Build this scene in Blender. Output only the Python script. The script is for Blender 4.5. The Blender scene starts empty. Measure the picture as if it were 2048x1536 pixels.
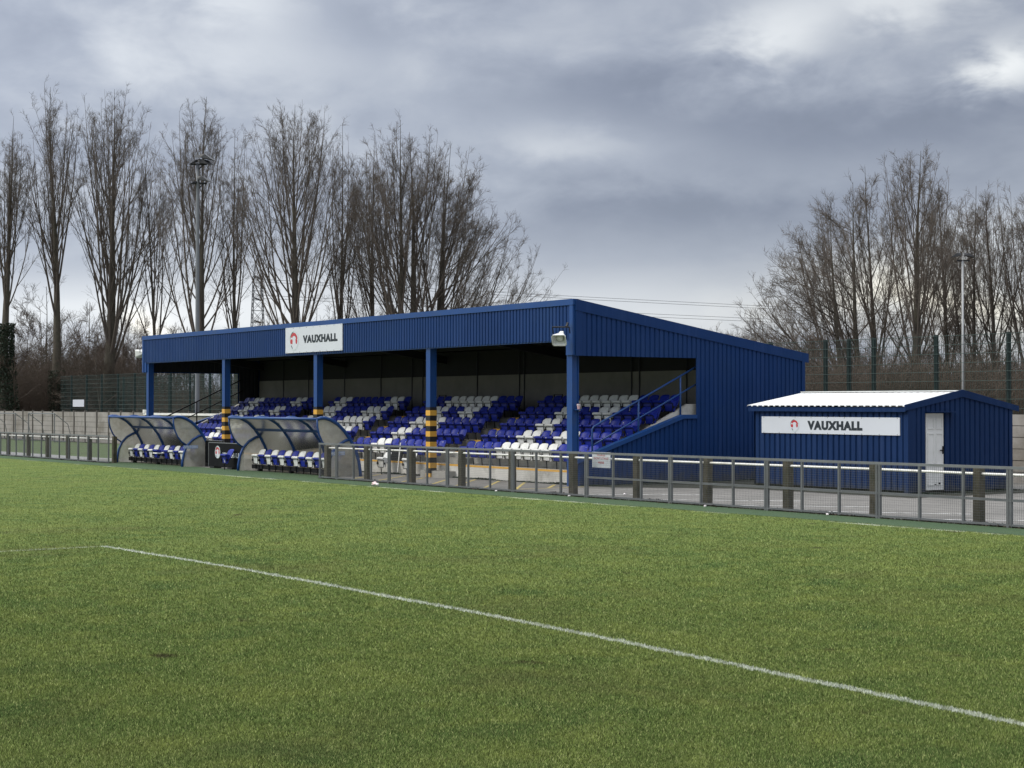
import bpy, bmesh, math, random
import numpy as np
from mathutils import Vector, Matrix
from mathutils.geometry import tessellate_polygon
random.seed(7)
R = math.radians
scene = bpy.context.scene
C = scene.collection

# ------------------------------------------------------------------ camera
F = 3313.0                       # focal length in photo pixels (2048 wide)
H = 2.3                          # eye height
HZ = 808.0                       # horizon row
A_ = math.atan(2289 / F)
FW = (-math.cos(A_), math.sin(A_))
RT = (math.sin(A_), math.cos(A_))
cam = bpy.data.cameras.new('camera'); camo = bpy.data.objects.new('camera', cam); C.objects.link(camo)
cam.sensor_width = 36; cam.lens = F / 2048 * 36
cam.clip_start = .1; cam.clip_end = 6000
pt = math.atan((HZ - 768) / F)
camo.location = (0, 0, H)
camo.rotation_euler = Vector((FW[0] * math.cos(pt), FW[1] * math.cos(pt), math.sin(pt))).to_track_quat('-Z', 'Y').to_euler()
scene.camera = camo

# ------------------------------------------------------------------ world: overcast sky with broken cloud
scene.view_settings.view_transform = 'Standard'; scene.view_settings.look = 'None'
scene.view_settings.exposure = 0.55; scene.view_settings.gamma = 1
SUN_DIR = Vector((-.34, -.60, .72)).normalized()
W = bpy.data.worlds.new("World"); scene.world = W; W.use_nodes = True
nt = W.node_tree; nt.nodes.clear()
class NB:
    def __init__(s, t): s.t = t
    def n(s, typ, **k):
        nd = s.t.nodes.new(typ)
        for a, b in k.items(): setattr(nd, a, b)
        return nd
    def put(s, sock, v):
        if isinstance(v, bpy.types.NodeSocket): s.t.links.new(v, sock)
        elif v is not None: sock.default_value = v
    def m(s, op, a, b=None, c=None, clamp=False):
        nd = s.n('ShaderNodeMath', operation=op, use_clamp=clamp)
        for i, v in enumerate((a, b, c)):
            if v is not None: s.put(nd.inputs[i], v)
        return nd.outputs[0]
    def noise(s, vec, scale, detail=4, rough=.5, dist=0.0, dim='3D'):
        nd = s.n('ShaderNodeTexNoise', noise_dimensions=dim)
        s.put(nd.inputs['Vector'], vec); nd.inputs['Scale'].default_value = scale
        nd.inputs['Detail'].default_value = detail; nd.inputs['Roughness'].default_value = rough
        nd.inputs['Distortion'].default_value = dist
        return nd.outputs[0]
    def ramp(s, f, stops):
        nd = s.n('ShaderNodeValToRGB'); cr = nd.color_ramp
        while len(cr.elements) < len(stops): cr.elements.new(.5)
        for e, (p, c) in zip(cr.elements, stops):
            e.position = p; e.color = tuple(c) + (1,) if len(c) == 3 else c
        s.put(nd.inputs[0], f); return nd.outputs[0]
    def mix(s, f, a, b, mode='MIX'):
        nd = s.n('ShaderNodeMix', data_type='RGBA', blend_type=mode)
        s.put(nd.inputs[0], f)
        for i, v in ((6, a), (7, b)):
            if isinstance(v, bpy.types.NodeSocket): s.t.links.new(v, nd.inputs[i])
            else: nd.inputs[i].default_value = tuple(v) + (1,) if len(v) == 3 else v
        return nd.outputs[2]
    def comb(s, x, y, z):
        nd = s.n('ShaderNodeCombineXYZ')
        for i, v in enumerate((x, y, z)): s.put(nd.inputs[i], v)
        return nd.outputs[0]

b = NB(nt)
tc = b.n('ShaderNodeTexCoord')
sx = b.n('ShaderNodeSeparateXYZ'); nt.links.new(tc.outputs['Generated'], sx.inputs[0])
X, Y, Z = sx.outputs
AZ0 = math.atan2(FW[1], FW[0])
# azimuth measured clockwise from the bearing of the far end of the ground, elevation from the horizon
ca, sa = math.cos(AZ0), math.sin(AZ0)
xx = b.m('ADD', b.m('MULTIPLY', X, ca), b.m('MULTIPLY', Y, sa))
yy = b.m('ADD', b.m('MULTIPLY', X, sa), b.m('MULTIPLY', Y, -ca))
az = b.m('ARCTAN2', yy, xx)
el = b.m('ARCSINE', Z)
SKY_NODES = (az, el)
# cloud layer seen in perspective: project the direction onto a flat deck
den = b.m('ADD', b.m('MAXIMUM', Z, 0.0), .09)
dx = b.m('DIVIDE', X, den); dy = b.m('DIVIDE', Y, den)
deck = b.comb(dx, dy, 0.0)
n1 = b.noise(deck, .42, 6, .55, .35)
azel = b.comb(b.m('MULTIPLY', az, 7.5), b.m('MULTIPLY', el, 14.0), 3.1)
n2 = b.noise(azel, 1.0, 5, .52, .3)
n3 = b.noise(azel, 2.6, 5, .55, .3)
# brightness field
val = b.m('ADD', .40, b.m('MULTIPLY', b.m('SUBTRACT', n1, .5), .14))
val = b.m('ADD', val, b.m('MULTIPLY', b.m('SUBTRACT', n2, .5), .42))
val = b.m('ADD', val, b.m('MULTIPLY', b.m('SUBTRACT', n3, .5), .20))
wz = b.m('MULTIPLY', b.m('SUBTRACT', n2, .5), .10)       # wobble so the patches have ragged edges
wz2 = b.m('MULTIPLY', b.m('SUBTRACT', n3, .5), .07)
azw = b.m('ADD', b.m('ADD', az, wz), wz2); elw = b.m('ADD', b.m('ADD', el, b.m('MULTIPLY', wz, .45)), b.m('MULTIPLY', wz2, .4))
def patch(px, py, rx, ry):
    a0 = math.atan((px - 1024) / F); e0 = math.atan((HZ - py) / F * math.cos(a0))
    ux = b.m('DIVIDE', b.m('SUBTRACT', azw, a0), rx / F); uy = b.m('DIVIDE', b.m('SUBTRACT', elw, e0), ry / F)
    q = b.m('ADD', b.m('MULTIPLY', ux, ux), b.m('MULTIPLY', uy, uy))
    return b.m('EXPONENT', b.m('MULTIPLY', q, -1.0))
PATCHES = [  # x, y, rx, ry, gain : breaks (+) and heavy undersides (-) of the cloud deck
    (1560, 72, 105, 48, .30), (1460, 85, 240, 70, .05), (1770, 4, 230, 30, .30), (2050, 120, 60, 50, .50), (430, 110, 300, 120, .17), (460, 10, 120, 40, .16),
    (1010, 85, 200, 60, .08), (1230, 620, 360, 70, .20), (120, 650, 330, 80, .32), (540, 610, 260, 70, .26),
    (1990, 480, 150, 60, .22), (1130, 285, 180, 40, .13), (700, 300, 300, 70, .03),
    (800, 40, 220, 70, -.13), (1350, 190, 330, 75, -.15), (1880, 200, 300, 75, -.16), (1600, 280, 300, 70, -.10), (1120, 430, 380, 70, -.08),
    (100, 70, 220, 90, -.08), (1450, 430, 350, 60, -.05), (40, 330, 180, 120, -.03)]
for px, py, rx, ry, g in PATCHES:
    val = b.m('ADD', val, b.m('MULTIPLY', patch(px, py, rx, ry), g))
warm = b.m('ADD', b.m('MULTIPLY', patch(1780, 585, 210, 70), .46), b.m('MULTIPLY', patch(1960, 640, 200, 60), .35))
warm = b.m('ADD', warm, b.m('MULTIPLY', patch(275, 660, 60, 40), .35))
val = b.m('ADD', val, warm)
cloud = b.ramp(val, [(.08, (.124, .144, .188)), (.26, (.201, .224, .286)), (.40, (.296, .322, .384)), (.56, (.452, .474, .516)), (.82, (.67, .685, .70)), (1.0, (.82, .825, .83))])
cloud = b.mix(b.m('MULTIPLY', warm, 1.3, clamp=True), cloud, b.mix(1.0, cloud, (1.12, 1.02, .82), 'MULTIPLY'))
# an overcast sky is about three times brighter overhead than at the horizon
zen = b.m('ADD', 1.0, b.m('MULTIPLY', b.m('SMOOTH_MIN', b.m('MULTIPLY', b.m('MAXIMUM', b.m('SUBTRACT', el, .26), 0.0), 4.8), 3.7, .3), 1.0))
sdir = SUN_DIR.copy(); sdir.z = 0; sdir.normalize()
tow = b.m('ADD', b.m('MULTIPLY', X, sdir.x), b.m('MULTIPLY', Y, sdir.y))        # the cloud is brighter on the side the hidden sun is
zen = b.m('MULTIPLY', zen, b.m('ADD', 1.0, b.m('MULTIPLY', tow, .38)))
hi_ = b.m('MULTIPLY', b.m('SUBTRACT', el, .26), 3.0, clamp=True)      # high cloud is thin and whiter, low cloud bluer
cloud = b.mix(1.0, cloud, b.comb(b.m('MULTIPLY', zen, b.m('ADD', .99, b.m('MULTIPLY', hi_, .06))), zen, b.m('MULTIPLY', zen, b.m('SUBTRACT', 1.0, b.m('MULTIPLY', hi_, .10)))), 'MULTIPLY')
sky = b.n('ShaderNodeTexSky', sky_type='NISHITA', sun_disc=False, sun_elevation=math.asin(SUN_DIR.z), sun_rotation=math.atan2(SUN_DIR.x, SUN_DIR.y))
cl10 = b.mix(1.0, cloud, (10, 10, 10), 'MULTIPLY')       # the Background strength is 0.1
cover = b.mix(.06, cl10, sky.outputs[0])
bg = b.n('ShaderNodeBackground'); nt.links.new(cover, bg.inputs[0]); bg.inputs[1].default_value = .1
wo = b.n('ShaderNodeOutputWorld'); nt.links.new(bg.outputs[0], wo.inputs[0])

sun = bpy.data.lights.new('sun', 'SUN'); sun.energy = 1.5; sun.angle = R(35); sun.color = (1, .93, .82)
suno = bpy.data.objects.new('sun', sun); C.objects.link(suno)
suno.rotation_euler = SUN_DIR.to_track_quat('Z', 'Y').to_euler(); suno.location = SUN_DIR * 200

# ------------------------------------------------------------------ materials
MATS = {}
def mat(name, col, rough=.7, var=.12, vscale=2.0, metal=0.0, bump=0.0, bscale=30, spec=.4, dirt=None, dscale=1.2, damt=.5, streak=0.0, spots=0.0):
    if name in MATS: return MATS[name]
    m = bpy.data.materials.new(name); m.use_nodes = True; t = m.node_tree; q = NB(t)
    p = t.nodes['Principled BSDF']
    geo = q.n('ShaderNodeNewGeometry'); pos = geo.outputs['Position']
    n = q.noise(pos, vscale, 5, .6)
    f = q.ramp(n, [(.25, (0, 0, 0)), (.75, (1, 1, 1))])
    lo = tuple(c * (1 - var) for c in col); hi = tuple(min(1, c * (1 + var)) for c in col)
    c = q.mix(f, lo, hi)
    if dirt:
        d = q.noise(pos, dscale, 6, .65)
        c = q.mix(q.m('MULTIPLY', q.ramp(d, [(.48, (0, 0, 0)), (.68, (1, 1, 1))]), damt), c, dirt)
    if streak:      # water runs down the sheet, fading, mud splashed along the foot
        sp = q.n('ShaderNodeSeparateXYZ'); t.links.new(pos, sp.inputs[0])
        sv = q.comb(q.m('MULTIPLY', sp.outputs[0], 5.0), q.m('MULTIPLY', sp.outputs[1], 5.0), q.m('MULTIPLY', sp.outputs[2], .35))
        sn = q.ramp(q.noise(sv, 1.0, 4, .65), [(.50, (0, 0, 0)), (.72, (1, 1, 1))])
        c = q.mix(q.m('MULTIPLY', sn, streak), c, tuple(min(1, k * 1.25 + .018) for k in col))
        sn2 = q.ramp(q.noise(sv, 2.3, 4, .65), [(.55, (0, 0, 0)), (.75, (1, 1, 1))])
        c = q.mix(q.m('MULTIPLY', sn2, streak * .8), c, tuple(k * .55 for k in col))
        ft = q.m('ADD', q.m('MULTIPLY', sp.outputs[2], -3.2), q.m('MULTIPLY', q.noise(pos, 3.0, 5, .65), 2.6))
        c = q.mix(q.m('MULTIPLY', q.ramp(ft, [(.35, (0, 0, 0)), (.95, (1, 1, 1))]), .55), c, (.05, .05, .042))
    if spots:       # bird droppings and scuffs
        c = q.mix(q.ramp(q.noise(pos, 5.5, 3, .5, .4), [(.70, (0, 0, 0)), (.725, (spots, spots, spots))]), c, (.55, .55, .52))
    t.links.new(c, p.inputs['Base Color'])
    p.inputs['Roughness'].default_value = rough; p.inputs['Metallic'].default_value = metal
    p.inputs['Specular IOR Level'].default_value = spec
    if bump:
        bn = q.n('ShaderNodeBump'); bn.inputs['Strength'].default_value = bump; bn.inputs['Distance'].default_value = .02
        t.links.new(q.noise(pos, bscale, 4, .6), bn.inputs['Height']); t.links.new(bn.outputs[0], p.inputs['Normal'])
    MATS[name] = m; return m
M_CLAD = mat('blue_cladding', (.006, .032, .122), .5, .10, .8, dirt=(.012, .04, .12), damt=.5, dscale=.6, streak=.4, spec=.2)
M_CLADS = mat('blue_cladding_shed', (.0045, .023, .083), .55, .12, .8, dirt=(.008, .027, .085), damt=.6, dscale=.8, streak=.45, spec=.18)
M_STEEL = mat('blue_painted_steel', (.009, .052, .19), .45, .08, 1.5, dirt=(.03, .06, .12), damt=.35, dscale=2.5)
M_DARKIN = mat('shade_toned_soffit', (.012, .012, .014), .8, .2, 1.0)  # extra dark colour puts the under-roof shade into soffit and upper back wall
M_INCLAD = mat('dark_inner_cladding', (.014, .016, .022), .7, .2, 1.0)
M_CONC = mat('terrace_concrete', (.30, .29, .26), .9, .15, 1.6, bump=.3, dirt=(.15, .15, .13), damt=.6, dscale=1.1)
M_RISER = mat('pale_painted_concrete', (.50, .49, .45), .85, .12, 2.0, bump=.3, dirt=(.22, .21, .18), damt=.7, dscale=1.4)
M_BLOCK = mat('grey_block_wall', (.185, .178, .158), .9, .12, 1.4, dirt=(.13, .125, .11), damt=.5)
M_YEL = mat('yellow_paint', (.62, .34, .05), .6, .12, 4.0, dirt=(.3, .2, .06), damt=.4, dscale=4)
M_BLK = mat('black_paint', (.012, .012, .013), .5, .2, 4.0)
M_SB = mat('blue_seat_plastic', (.008, .020, .235), .42, .10, 1.3, dirt=(.024, .036, .21), damt=.35, dscale=1.5, spots=.8, spec=.25)
M_SW = mat('white_seat_plastic', (.70, .71, .69), .42, .06, 1.3, dirt=(.50, .50, .45), damt=.5, dscale=1.5)
M_SF = mat('black_seat_frame', (.008, .008, .009), .6, .1, 3, spec=.15)
M_GALV = mat('galvanised_steel', (.17, .18, .185), .5, .18, 6.0, metal=.35, dirt=(.14, .14, .13), damt=.5, dscale=3)
M_WIRE = mat('galvanised_wire', (.12, .125, .13), .55, .2, 6.0, metal=.3)
M_PIPE = mat('white_painted_pipe', (.72, .72, .68), .5, .08, 3.0, dirt=(.40, .36, .28), damt=.5, dscale=4)
M_TIMB = mat('weathered_timber', (.070, .062, .042), .9, .35, 9.0, bump=.6, bscale=25, dirt=(.035, .04, .02), damt=.7, dscale=3)
M_ASPH = mat('worn_asphalt', (.175, .168, .155), .85, .2, 2.2, bump=.4, bscale=90, dirt=(.085, .083, .075), damt=.75, dscale=.55)
M_PATH = mat('concrete_path', (.24, .24, .235), .9, .14, 1.2, dirt=(.17, .17, .16), damt=.6)
M_WHITE = mat('white_board', (.55, .58, .62), .35, .03, 1.0, dirt=(.60, .63, .65), damt=.3, dscale=1.5)
M_DARKT = mat('dark_lettering', (.018, .025, .032), .5, .05)
M_RED = mat('red_emblem_paint', (.42, .045, .05), .4, .1, 8)
M_TEAL = mat('silver_emblem_paint', (.50, .58, .58), .3, .06, 6)
M_BOARD = mat('black_hoarding', (.010, .011, .012), .8, .2, 2, spec=.08)
M_GREENP = mat('green_fence_paint', (.004, .014, .012), .5, .1, 3)
M_GREENW = mat('green_fence_wire', (.030, .058, .050), .5, .1, 3)
M_WALLP = mat('precast_panel', (.27, .255, .235), .92, .16, .9, bump=.25, dirt=(.14, .125, .10), damt=.75, dscale=.7)
M_WALLPOST = mat('precast_post', (.10, .092, .08), .92, .2, 2)
M_ROOFW = mat('white_roof_sheet', (.66, .67, .66), .5, .06, 2, dirt=(.38, .38, .35), damt=.4, dscale=1.0)
M_DOOR = mat('white_door_paint', (.72, .72, .70), .4, .03, 2, dirt=(.5, .5, .47), damt=.3, dscale=4)
M_BARK = mat('tree_bark', (.075, .066, .050), .95, .3, 3.0, dirt=(.075, .075, .05), damt=.5, dscale=1.2)
M_TWIG = mat('twig_bark', (.115, .096, .078), .95, .3, .5)
M_BRUSH = mat('brush_twigs', (.100, .076, .058), .95, .4, .12, dirt=(.045, .045, .028), damt=.6, dscale=.1)
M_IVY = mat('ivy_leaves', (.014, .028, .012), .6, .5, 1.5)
M_MAST = mat('grey_mast_paint', (.17, .18, .195), .55, .1, 3)
M_LAMP = mat('floodlight_housing', (.018, .019, .021), .5, .2, 6)
M_LAMPL = mat('floodlight_light_housing', (.05, .051, .054), .5, .1, 6)
M_LAMPL2 = mat('pale_mast_paint', (.34, .35, .35), .5, .1, 3)
M_HORN = mat('horn_plastic', (.66, .67, .64), .45, .06, 8)
M_REDP = mat('red_plastic', (.35, .035, .03), .45, .1, 4)
M_PAPER = mat('litter_paper', (.75, .70, .70), .7, .1, 40)
M_LINEY = mat('worn_yellow_line', (.48, .38, .12), .85, .2, 6, dirt=(.19, .185, .165), damt=.85, dscale=3)
M_LINEW = mat('worn_white_line', (.62, .62, .60), .85, .1, 6, dirt=(.22, .22, .21), damt=.7, dscale=2.2)
M_TURF = mat('artificial_turf', (.036, .072, .029), .9, .25, 20, bump=.5, bscale=120, dirt=(.05, .085, .03), damt=.6, dscale=1.6)
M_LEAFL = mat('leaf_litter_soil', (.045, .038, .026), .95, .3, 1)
M_ROUGHG = mat('rough_grass', (.060, .092, .030), .95, .3, 1.2, bump=.5, bscale=40, dirt=(.08, .075, .04), damt=.6, dscale=.6)
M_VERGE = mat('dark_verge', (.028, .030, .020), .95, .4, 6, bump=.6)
M_PYL = mat('pylon_steel', (.055, .058, .062), .6, .1, 1)

def poly_mat(nm, lo, hi, trans, clear):
    m = bpy.data.materials.new(nm); m.use_nodes = True; t = m.node_tree; q = NB(t); t.nodes.clear()
    pos = q.n('ShaderNodeNewGeometry').outputs['Position']
    st = q.noise(pos, 2.2, 6, .65); f = q.ramp(st, [(.35, (0, 0, 0)), (.7, (1, 1, 1))])
    col = q.mix(f, lo, hi)
    d = q.n('ShaderNodeBsdfDiffuse'); tr = q.n('ShaderNodeBsdfTranslucent'); tp = q.n('ShaderNodeBsdfTransparent'); gl = q.n('ShaderNodeBsdfGlossy')
    t.links.new(col, d.inputs[0]); t.links.new(col, tr.inputs[0]); gl.inputs['Roughness'].default_value = .25
    m1 = q.n('ShaderNodeMixShader'); m1.inputs[0].default_value = trans; t.links.new(d.outputs[0], m1.inputs[1]); t.links.new(tr.outputs[0], m1.inputs[2])
    m2 = q.n('ShaderNodeMixShader'); m2.inputs[0].default_value = clear; t.links.new(m1.outputs[0], m2.inputs[1]); t.links.new(tp.outputs[0], m2.inputs[2])
    fr = q.n('ShaderNodeFresnel'); fr.inputs[0].default_value = 1.1
    m3 = q.n('ShaderNodeMixShader'); t.links.new(fr.outputs[0], m3.inputs[0]); t.links.new(m2.outputs[0], m3.inputs[1]); t.links.new(gl.outputs[0], m3.inputs[2])
    o = q.n('ShaderNodeOutputMaterial'); t.links.new(m3.outputs[0], o.inputs[0]); return m
M_POLY = poly_mat('cloudy_polycarbonate', (.72, .64, .48), (.90, .85, .70), .42, .08)
M_POLYE = poly_mat('scratched_polycarbonate', (.36, .34, .29), (.54, .53, .48), .45, .17)

# pitch: one colour recipe shared by the sheet and the blades
PEN_Y, BOX_X, TOUCH_Y = 9.72, -25.55, 23.30
def grass_mat(name, blade):
    m = bpy.data.materials.new(name); m.use_nodes = True; t = m.node_tree; q = NB(t); p = t.nodes['Principled BSDF']
    pos = q.n('ShaderNodeNewGeometry').outputs['Position']
    s = q.n('ShaderNodeSeparateXYZ'); t.links.new(pos, s.inputs[0]); x, y, z = s.outputs
    flat = q.comb(x, y, 0.0)
    big = q.noise(flat, .35, 5, .6, .4); mid = q.noise(flat, 1.7, 5, .6, .3); fine = q.noise(flat, 55, 3, .6)
    c = q.mix(q.ramp(big, [(.32, (0, 0, 0)), (.68, (1, 1, 1))]), (.106, .164, .046), (.154, .204, .057))
    c = q.mix(q.m('MULTIPLY', q.ramp(mid, [(.45, (0, 0, 0)), (.72, (1, 1, 1))]), .75), c, (.205, .250, .066))
    c = q.mix(q.m('MULTIPLY', q.ramp(q.noise(flat, .9, 4, .55, .2), [(.55, (0, 0, 0)), (.75, (1, 1, 1))]), .7), c, (.066, .122, .039))
    c = q.mix(q.ramp(fine, [(.3, (0, 0, 0)), (.7, (1, 1, 1))]), q.mix(1.0, c, (.72, .75, .72), 'MULTIPLY'), q.mix(1.0, c, (1.3, 1.25, 1.25), 'MULTIPLY'))
    if blade:   # straw-tipped dead blades among the live ones
        an = q.n('ShaderNodeAttribute', attribute_name='tone').outputs['Fac']
        c = q.mix(1.0, c, q.ramp(an, [(0, (.55, .57, .55)), (.5, (.97, .97, .97)), (.88, (1.4, 1.35, 1.3)), (1, (1.6, 1.5, 1.5))]), 'MULTIPLY')
        c = q.mix(q.ramp(an, [(.880, (0, 0, 0)), (.890, (1, 1, 1))]), c, (.33, .37, .14))
    c = q.mix(q.m('MULTIPLY', q.ramp(q.noise(flat, .42, 5, .65, .5), [(.54, (0, 0, 0)), (.70, (1, 1, 1))]), .45), c, (.135, .140, .052))     # thin worn turf
    # divots of bare soil
    sc = q.m('MULTIPLY', q.ramp(q.noise(flat, 1.25, 3, .55, .2), [(.690, (0, 0, 0)), (.740, (1, 1, 1))]), .9)
    c = q.mix(sc, c, (.060, .056, .026))
    # white lines sprayed on the grass
    wob = q.m('MULTIPLY', q.m('SUBTRACT', q.noise(flat, 6, 4, .7), .5), .12)
    wob2 = q.m('MULTIPLY', q.m('SUBTRACT', q.noise(flat, .25, 2, .5), .5), .22)
    def near(v, v0, w): return q.m('LESS_THAN', q.m('ABSOLUTE', q.m('ADD', q.m('ADD', q.m('SUBTRACT', v, v0), wob), wob2)), w)
    xr = q.m('ADD', q.m('MINIMUM', x, -5.0), 19.0)         # the painted line wanders off straight by a few hand widths
    pen_y = q.m('ADD', q.m('MULTIPLY', q.m('MULTIPLY', xr, xr), -.0034), PEN_Y + .14)
    pen = q.m('MULTIPLY', near(y, pen_y, .056), q.m('GREATER_THAN', x, BOX_X - .06))
    box = q.m('MULTIPLY', q.m('MULTIPLY', near(x, BOX_X, .055), q.m('LESS_THAN', y, PEN_Y + .06)), .5)
    tl = q.m('MULTIPLY', near(y, TOUCH_Y - .06, .075), q.ramp(q.noise(flat, .22, 5, .75), [(.47, (0, 0, 0)), (.58, (1, 1, 1))]))
    ln = q.m('MAXIMUM', q.m('MAXIMUM', pen, box), tl)
    worn = q.ramp(q.noise(flat, 14, 4, .7), [(.30, (.1, .1, .1)), (.58, (1, 1, 1))])
    c = q.mix(q.m('MULTIPLY', q.m('MULTIPLY', ln, worn), .82), c, (.66, .70, .62))
    
    p.inputs['Roughness'].default_value = .85; p.inputs['Specular IOR Level'].default_value = .06
    t.links.new(c, p.inputs['Base Color'])
    if not blade: c = q.mix(1.0, c, (.82, .82, .82), 'MULTIPLY'); t.links.new(c, p.inputs['Base Color'])
    if blade:
        nm = q.n('ShaderNodeVectorMath', operation='ADD'); sc2 = q.n('ShaderNodeVectorMath', operation='SCALE'); sc2.inputs['Scale'].default_value = .55
        t.links.new(q.n('ShaderNodeNewGeometry').outputs['Normal'], sc2.inputs[0]); t.links.new(sc2.outputs[0], nm.inputs[0]); nm.inputs[1].default_value = (0, 0, 1)
        nz = q.n('ShaderNodeVectorMath', operation='NORMALIZE'); t.links.new(nm.outputs[0], nz.inputs[0]); t.links.new(nz.outputs[0], p.inputs['Normal'])
        tr = q.n('ShaderNodeBsdfTranslucent'); t.links.new(c, tr.inputs[0])
        mx = q.n('ShaderNodeMixShader'); mx.inputs[0].default_value = .2
        t.links.new(p.outputs[0], mx.inputs[1]); t.links.new(tr.outputs[0], mx.inputs[2])
        t.links.new(mx.outputs[0], t.nodes['Material Output'].inputs[0])
    else:
        bn = q.n('ShaderNodeBump'); bn.inputs['Strength'].default_value = .6; bn.inputs['Distance'].default_value = .03
        t.links.new(fine, bn.inputs['Height']); t.links.new(bn.outputs[0], p.inputs['Normal'])
    return m
M_PITCH = grass_mat('pitch_grass', False); M_BLADE = grass_mat('grass_blades', True)

# ------------------------------------------------------------------ helpers
def zg(x): return .003 * (max(x, -130) + 33)          # the site falls slightly towards the far end
def ray(px): u = (px - 1024) / F; return FW[0] + RT[0] * u, FW[1] + RT[1] * u
def at(px, t): d = ray(px); return t * d[0], t * d[1]

class MB:
    """collects vertices and faces of one mesh"""
    def __init__(s): s.v = []; s.f = []
    def add(s, vs, fs):
        o = len(s.v); s.v += [tuple(p) for p in vs]; s.f += [tuple(i + o for i in f) for f in fs]; return s
    def box(s, x0, x1, y0, y1, z0, z1):
        return s.add([(x0, y0, z0), (x1, y0, z0), (x1, y1, z0), (x0, y1, z0), (x0, y0, z1), (x1, y0, z1), (x1, y1, z1), (x0, y1, z1)],
                     [(0, 3, 2, 1), (4, 5, 6, 7), (0, 1, 5, 4), (1, 2, 6, 5), (2, 3, 7, 6), (3, 0, 4, 7)])
    def bar(s, p, q, w, h=None, up=(0, 0, 1)):
        """a rectangular bar from p to q, w wide and h deep"""
        h = w if h is None else h
        p, q = Vector(p), Vector(q); d = (q - p).normalized(); u = Vector(up)
        if abs(d.dot(u)) > .98: u = Vector((0, 1, 0))
        a = d.cross(u).normalized(); c = a.cross(d).normalized(); a *= w / 2; c *= h / 2
        vs = [p - a - c, p + a - c, p + a + c, p - a + c, q - a - c, q + a - c, q + a + c, q - a + c]
        return s.add(vs, [(0, 1, 2, 3), (7, 6, 5, 4), (0, 4, 5, 1), (1, 5, 6, 2), (2, 6, 7, 3), (3, 7, 4, 0)])
    def tube(s, pts, r, n=8, closed=False):
        pts = [Vector(p) for p in pts]; m = len(pts); rings = []
        rr = r if isinstance(r, (list, tuple)) else [r] * m
        ref = None; vs = []
        for i, p in enumerate(pts):
            if closed: d = pts[(i + 1) % m] - pts[i - 1]
            else: d = pts[min(i + 1, m - 1)] - pts[max(i - 1, 0)]
            d.normalize()
            if ref is None: ref = Vector((0, 0, 1)) if abs(d.z) < .9 else Vector((0, 1, 0))
            a = d.cross(ref)
            if a.length < 1e-4: a = d.orthogonal()
            a.normalize(); c = a.cross(d).normalized(); ref = c if abs(c.dot(d)) < .5 else ref
            for k in range(n):
                g = 2 * math.pi * k / n; vs.append(p + (a * math.cos(g) + c * math.sin(g)) * rr[i])
        fs = []
        for i in range(m if closed else m - 1):
            j = (i + 1) % m
            for k in range(n):
                fs.append((i * n + k, i * n + (k + 1) % n, j * n + (k + 1) % n, j * n + k))
        if not closed: fs += [tuple(range(n))[::-1], tuple((m - 1) * n + k for k in range(n))]
        return s.add(vs, fs)
    def prism(s, poly, axis, a0, a1):
        """polygon in the other two axes, extruded along axis from a0 to a1"""
        n = len(poly)
        def P(u, v, w): return {'x': (w, u, v), 'y': (u, w, v), 'z': (u, v, w)}[axis]
        vs = [P(u, v, a0) for u, v in poly] + [P(u, v, a1) for u, v in poly]
        fs = [tuple(range(n))[::-1], tuple(range(n, 2 * n))] + [(i, (i + 1) % n, n + (i + 1) % n, n + i) for i in range(n)]
        return s.add(vs, fs)
    def build(s, name, m, parent=None, smooth=False, loc=None, bevel=0):
        me = bpy.data.meshes.new(name); me.from_pydata(s.v, [], s.f)
        bm = bmesh.new(); bm.from_mesh(me); bmesh.ops.recalc_face_normals(bm, faces=bm.faces); bm.to_mesh(me); bm.free()
        me.materials.append(m)
        if smooth: me.polygons.foreach_set('use_smooth', [True] * len(me.polygons))
        o = bpy.data.objects.new(name, me); C.objects.link(o)
        if parent is not None: o.parent = parent
        if loc: o.location = loc
        if bevel:
            md = o.modifiers.new('bevel', 'BEVEL'); md.width = bevel; md.segments = 2; md.limit_method = 'ANGLE'
        return o

def each(boxes, name, m, build):
    """every box its own part"""
    return [build(MB().box(*q), name, m) for q in boxes]
def tag(o, label=None, cat=None, group=None, kind=None):
    if label: o['label'] = label
    if cat: o['category'] = cat
    if group: o['group'] = group
    if kind: o['kind'] = kind
    return o
def thing(name, label, cat, loc=(0, 0, 0), group=None, rz=0):
    o = bpy.data.objects.new(name, None); C.objects.link(o); o.location = loc; o.rotation_euler.z = rz; o.empty_display_size = .2
    return tag(o, label, cat, group)
def kids(o): return [c for c in bpy.data.objects if c.parent == o]
def np_mesh(name, v, f, m, parent=None, smooth=False):
    """mesh from numpy arrays; f is (n,3) or (n,4)"""
    me = bpy.data.meshes.new(name); k = f.shape[1]
    me.vertices.add(len(v)); me.vertices.foreach_set('co', v.astype(np.float32).ravel())
    me.loops.add(f.size); me.loops.foreach_set('vertex_index', f.astype(np.int32).ravel())
    me.polygons.add(len(f)); me.polygons.foreach_set('loop_start', np.arange(0, f.size, k, dtype=np.int32))
    if smooth: me.polygons.foreach_set('use_smooth', np.ones(len(f), dtype=bool))
    me.update(calc_edges=True); me.materials.append(m)
    o = bpy.data.objects.new(name, me); C.objects.link(o)
    if parent is not None: o.parent = parent
    return o

def sheet(name, poly, off, m):
    """flat ground sheet following the site's fall, off metres above the ground"""
    me = bpy.data.meshes.new(name); me.from_pydata([(x, y, zg(x) + off) for x, y in poly], [], [tuple(range(len(poly)))])
    me.materials.append(m); o = bpy.data.objects.new(name, me); C.objects.link(o); o['kind'] = 'structure'
    return o

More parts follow.
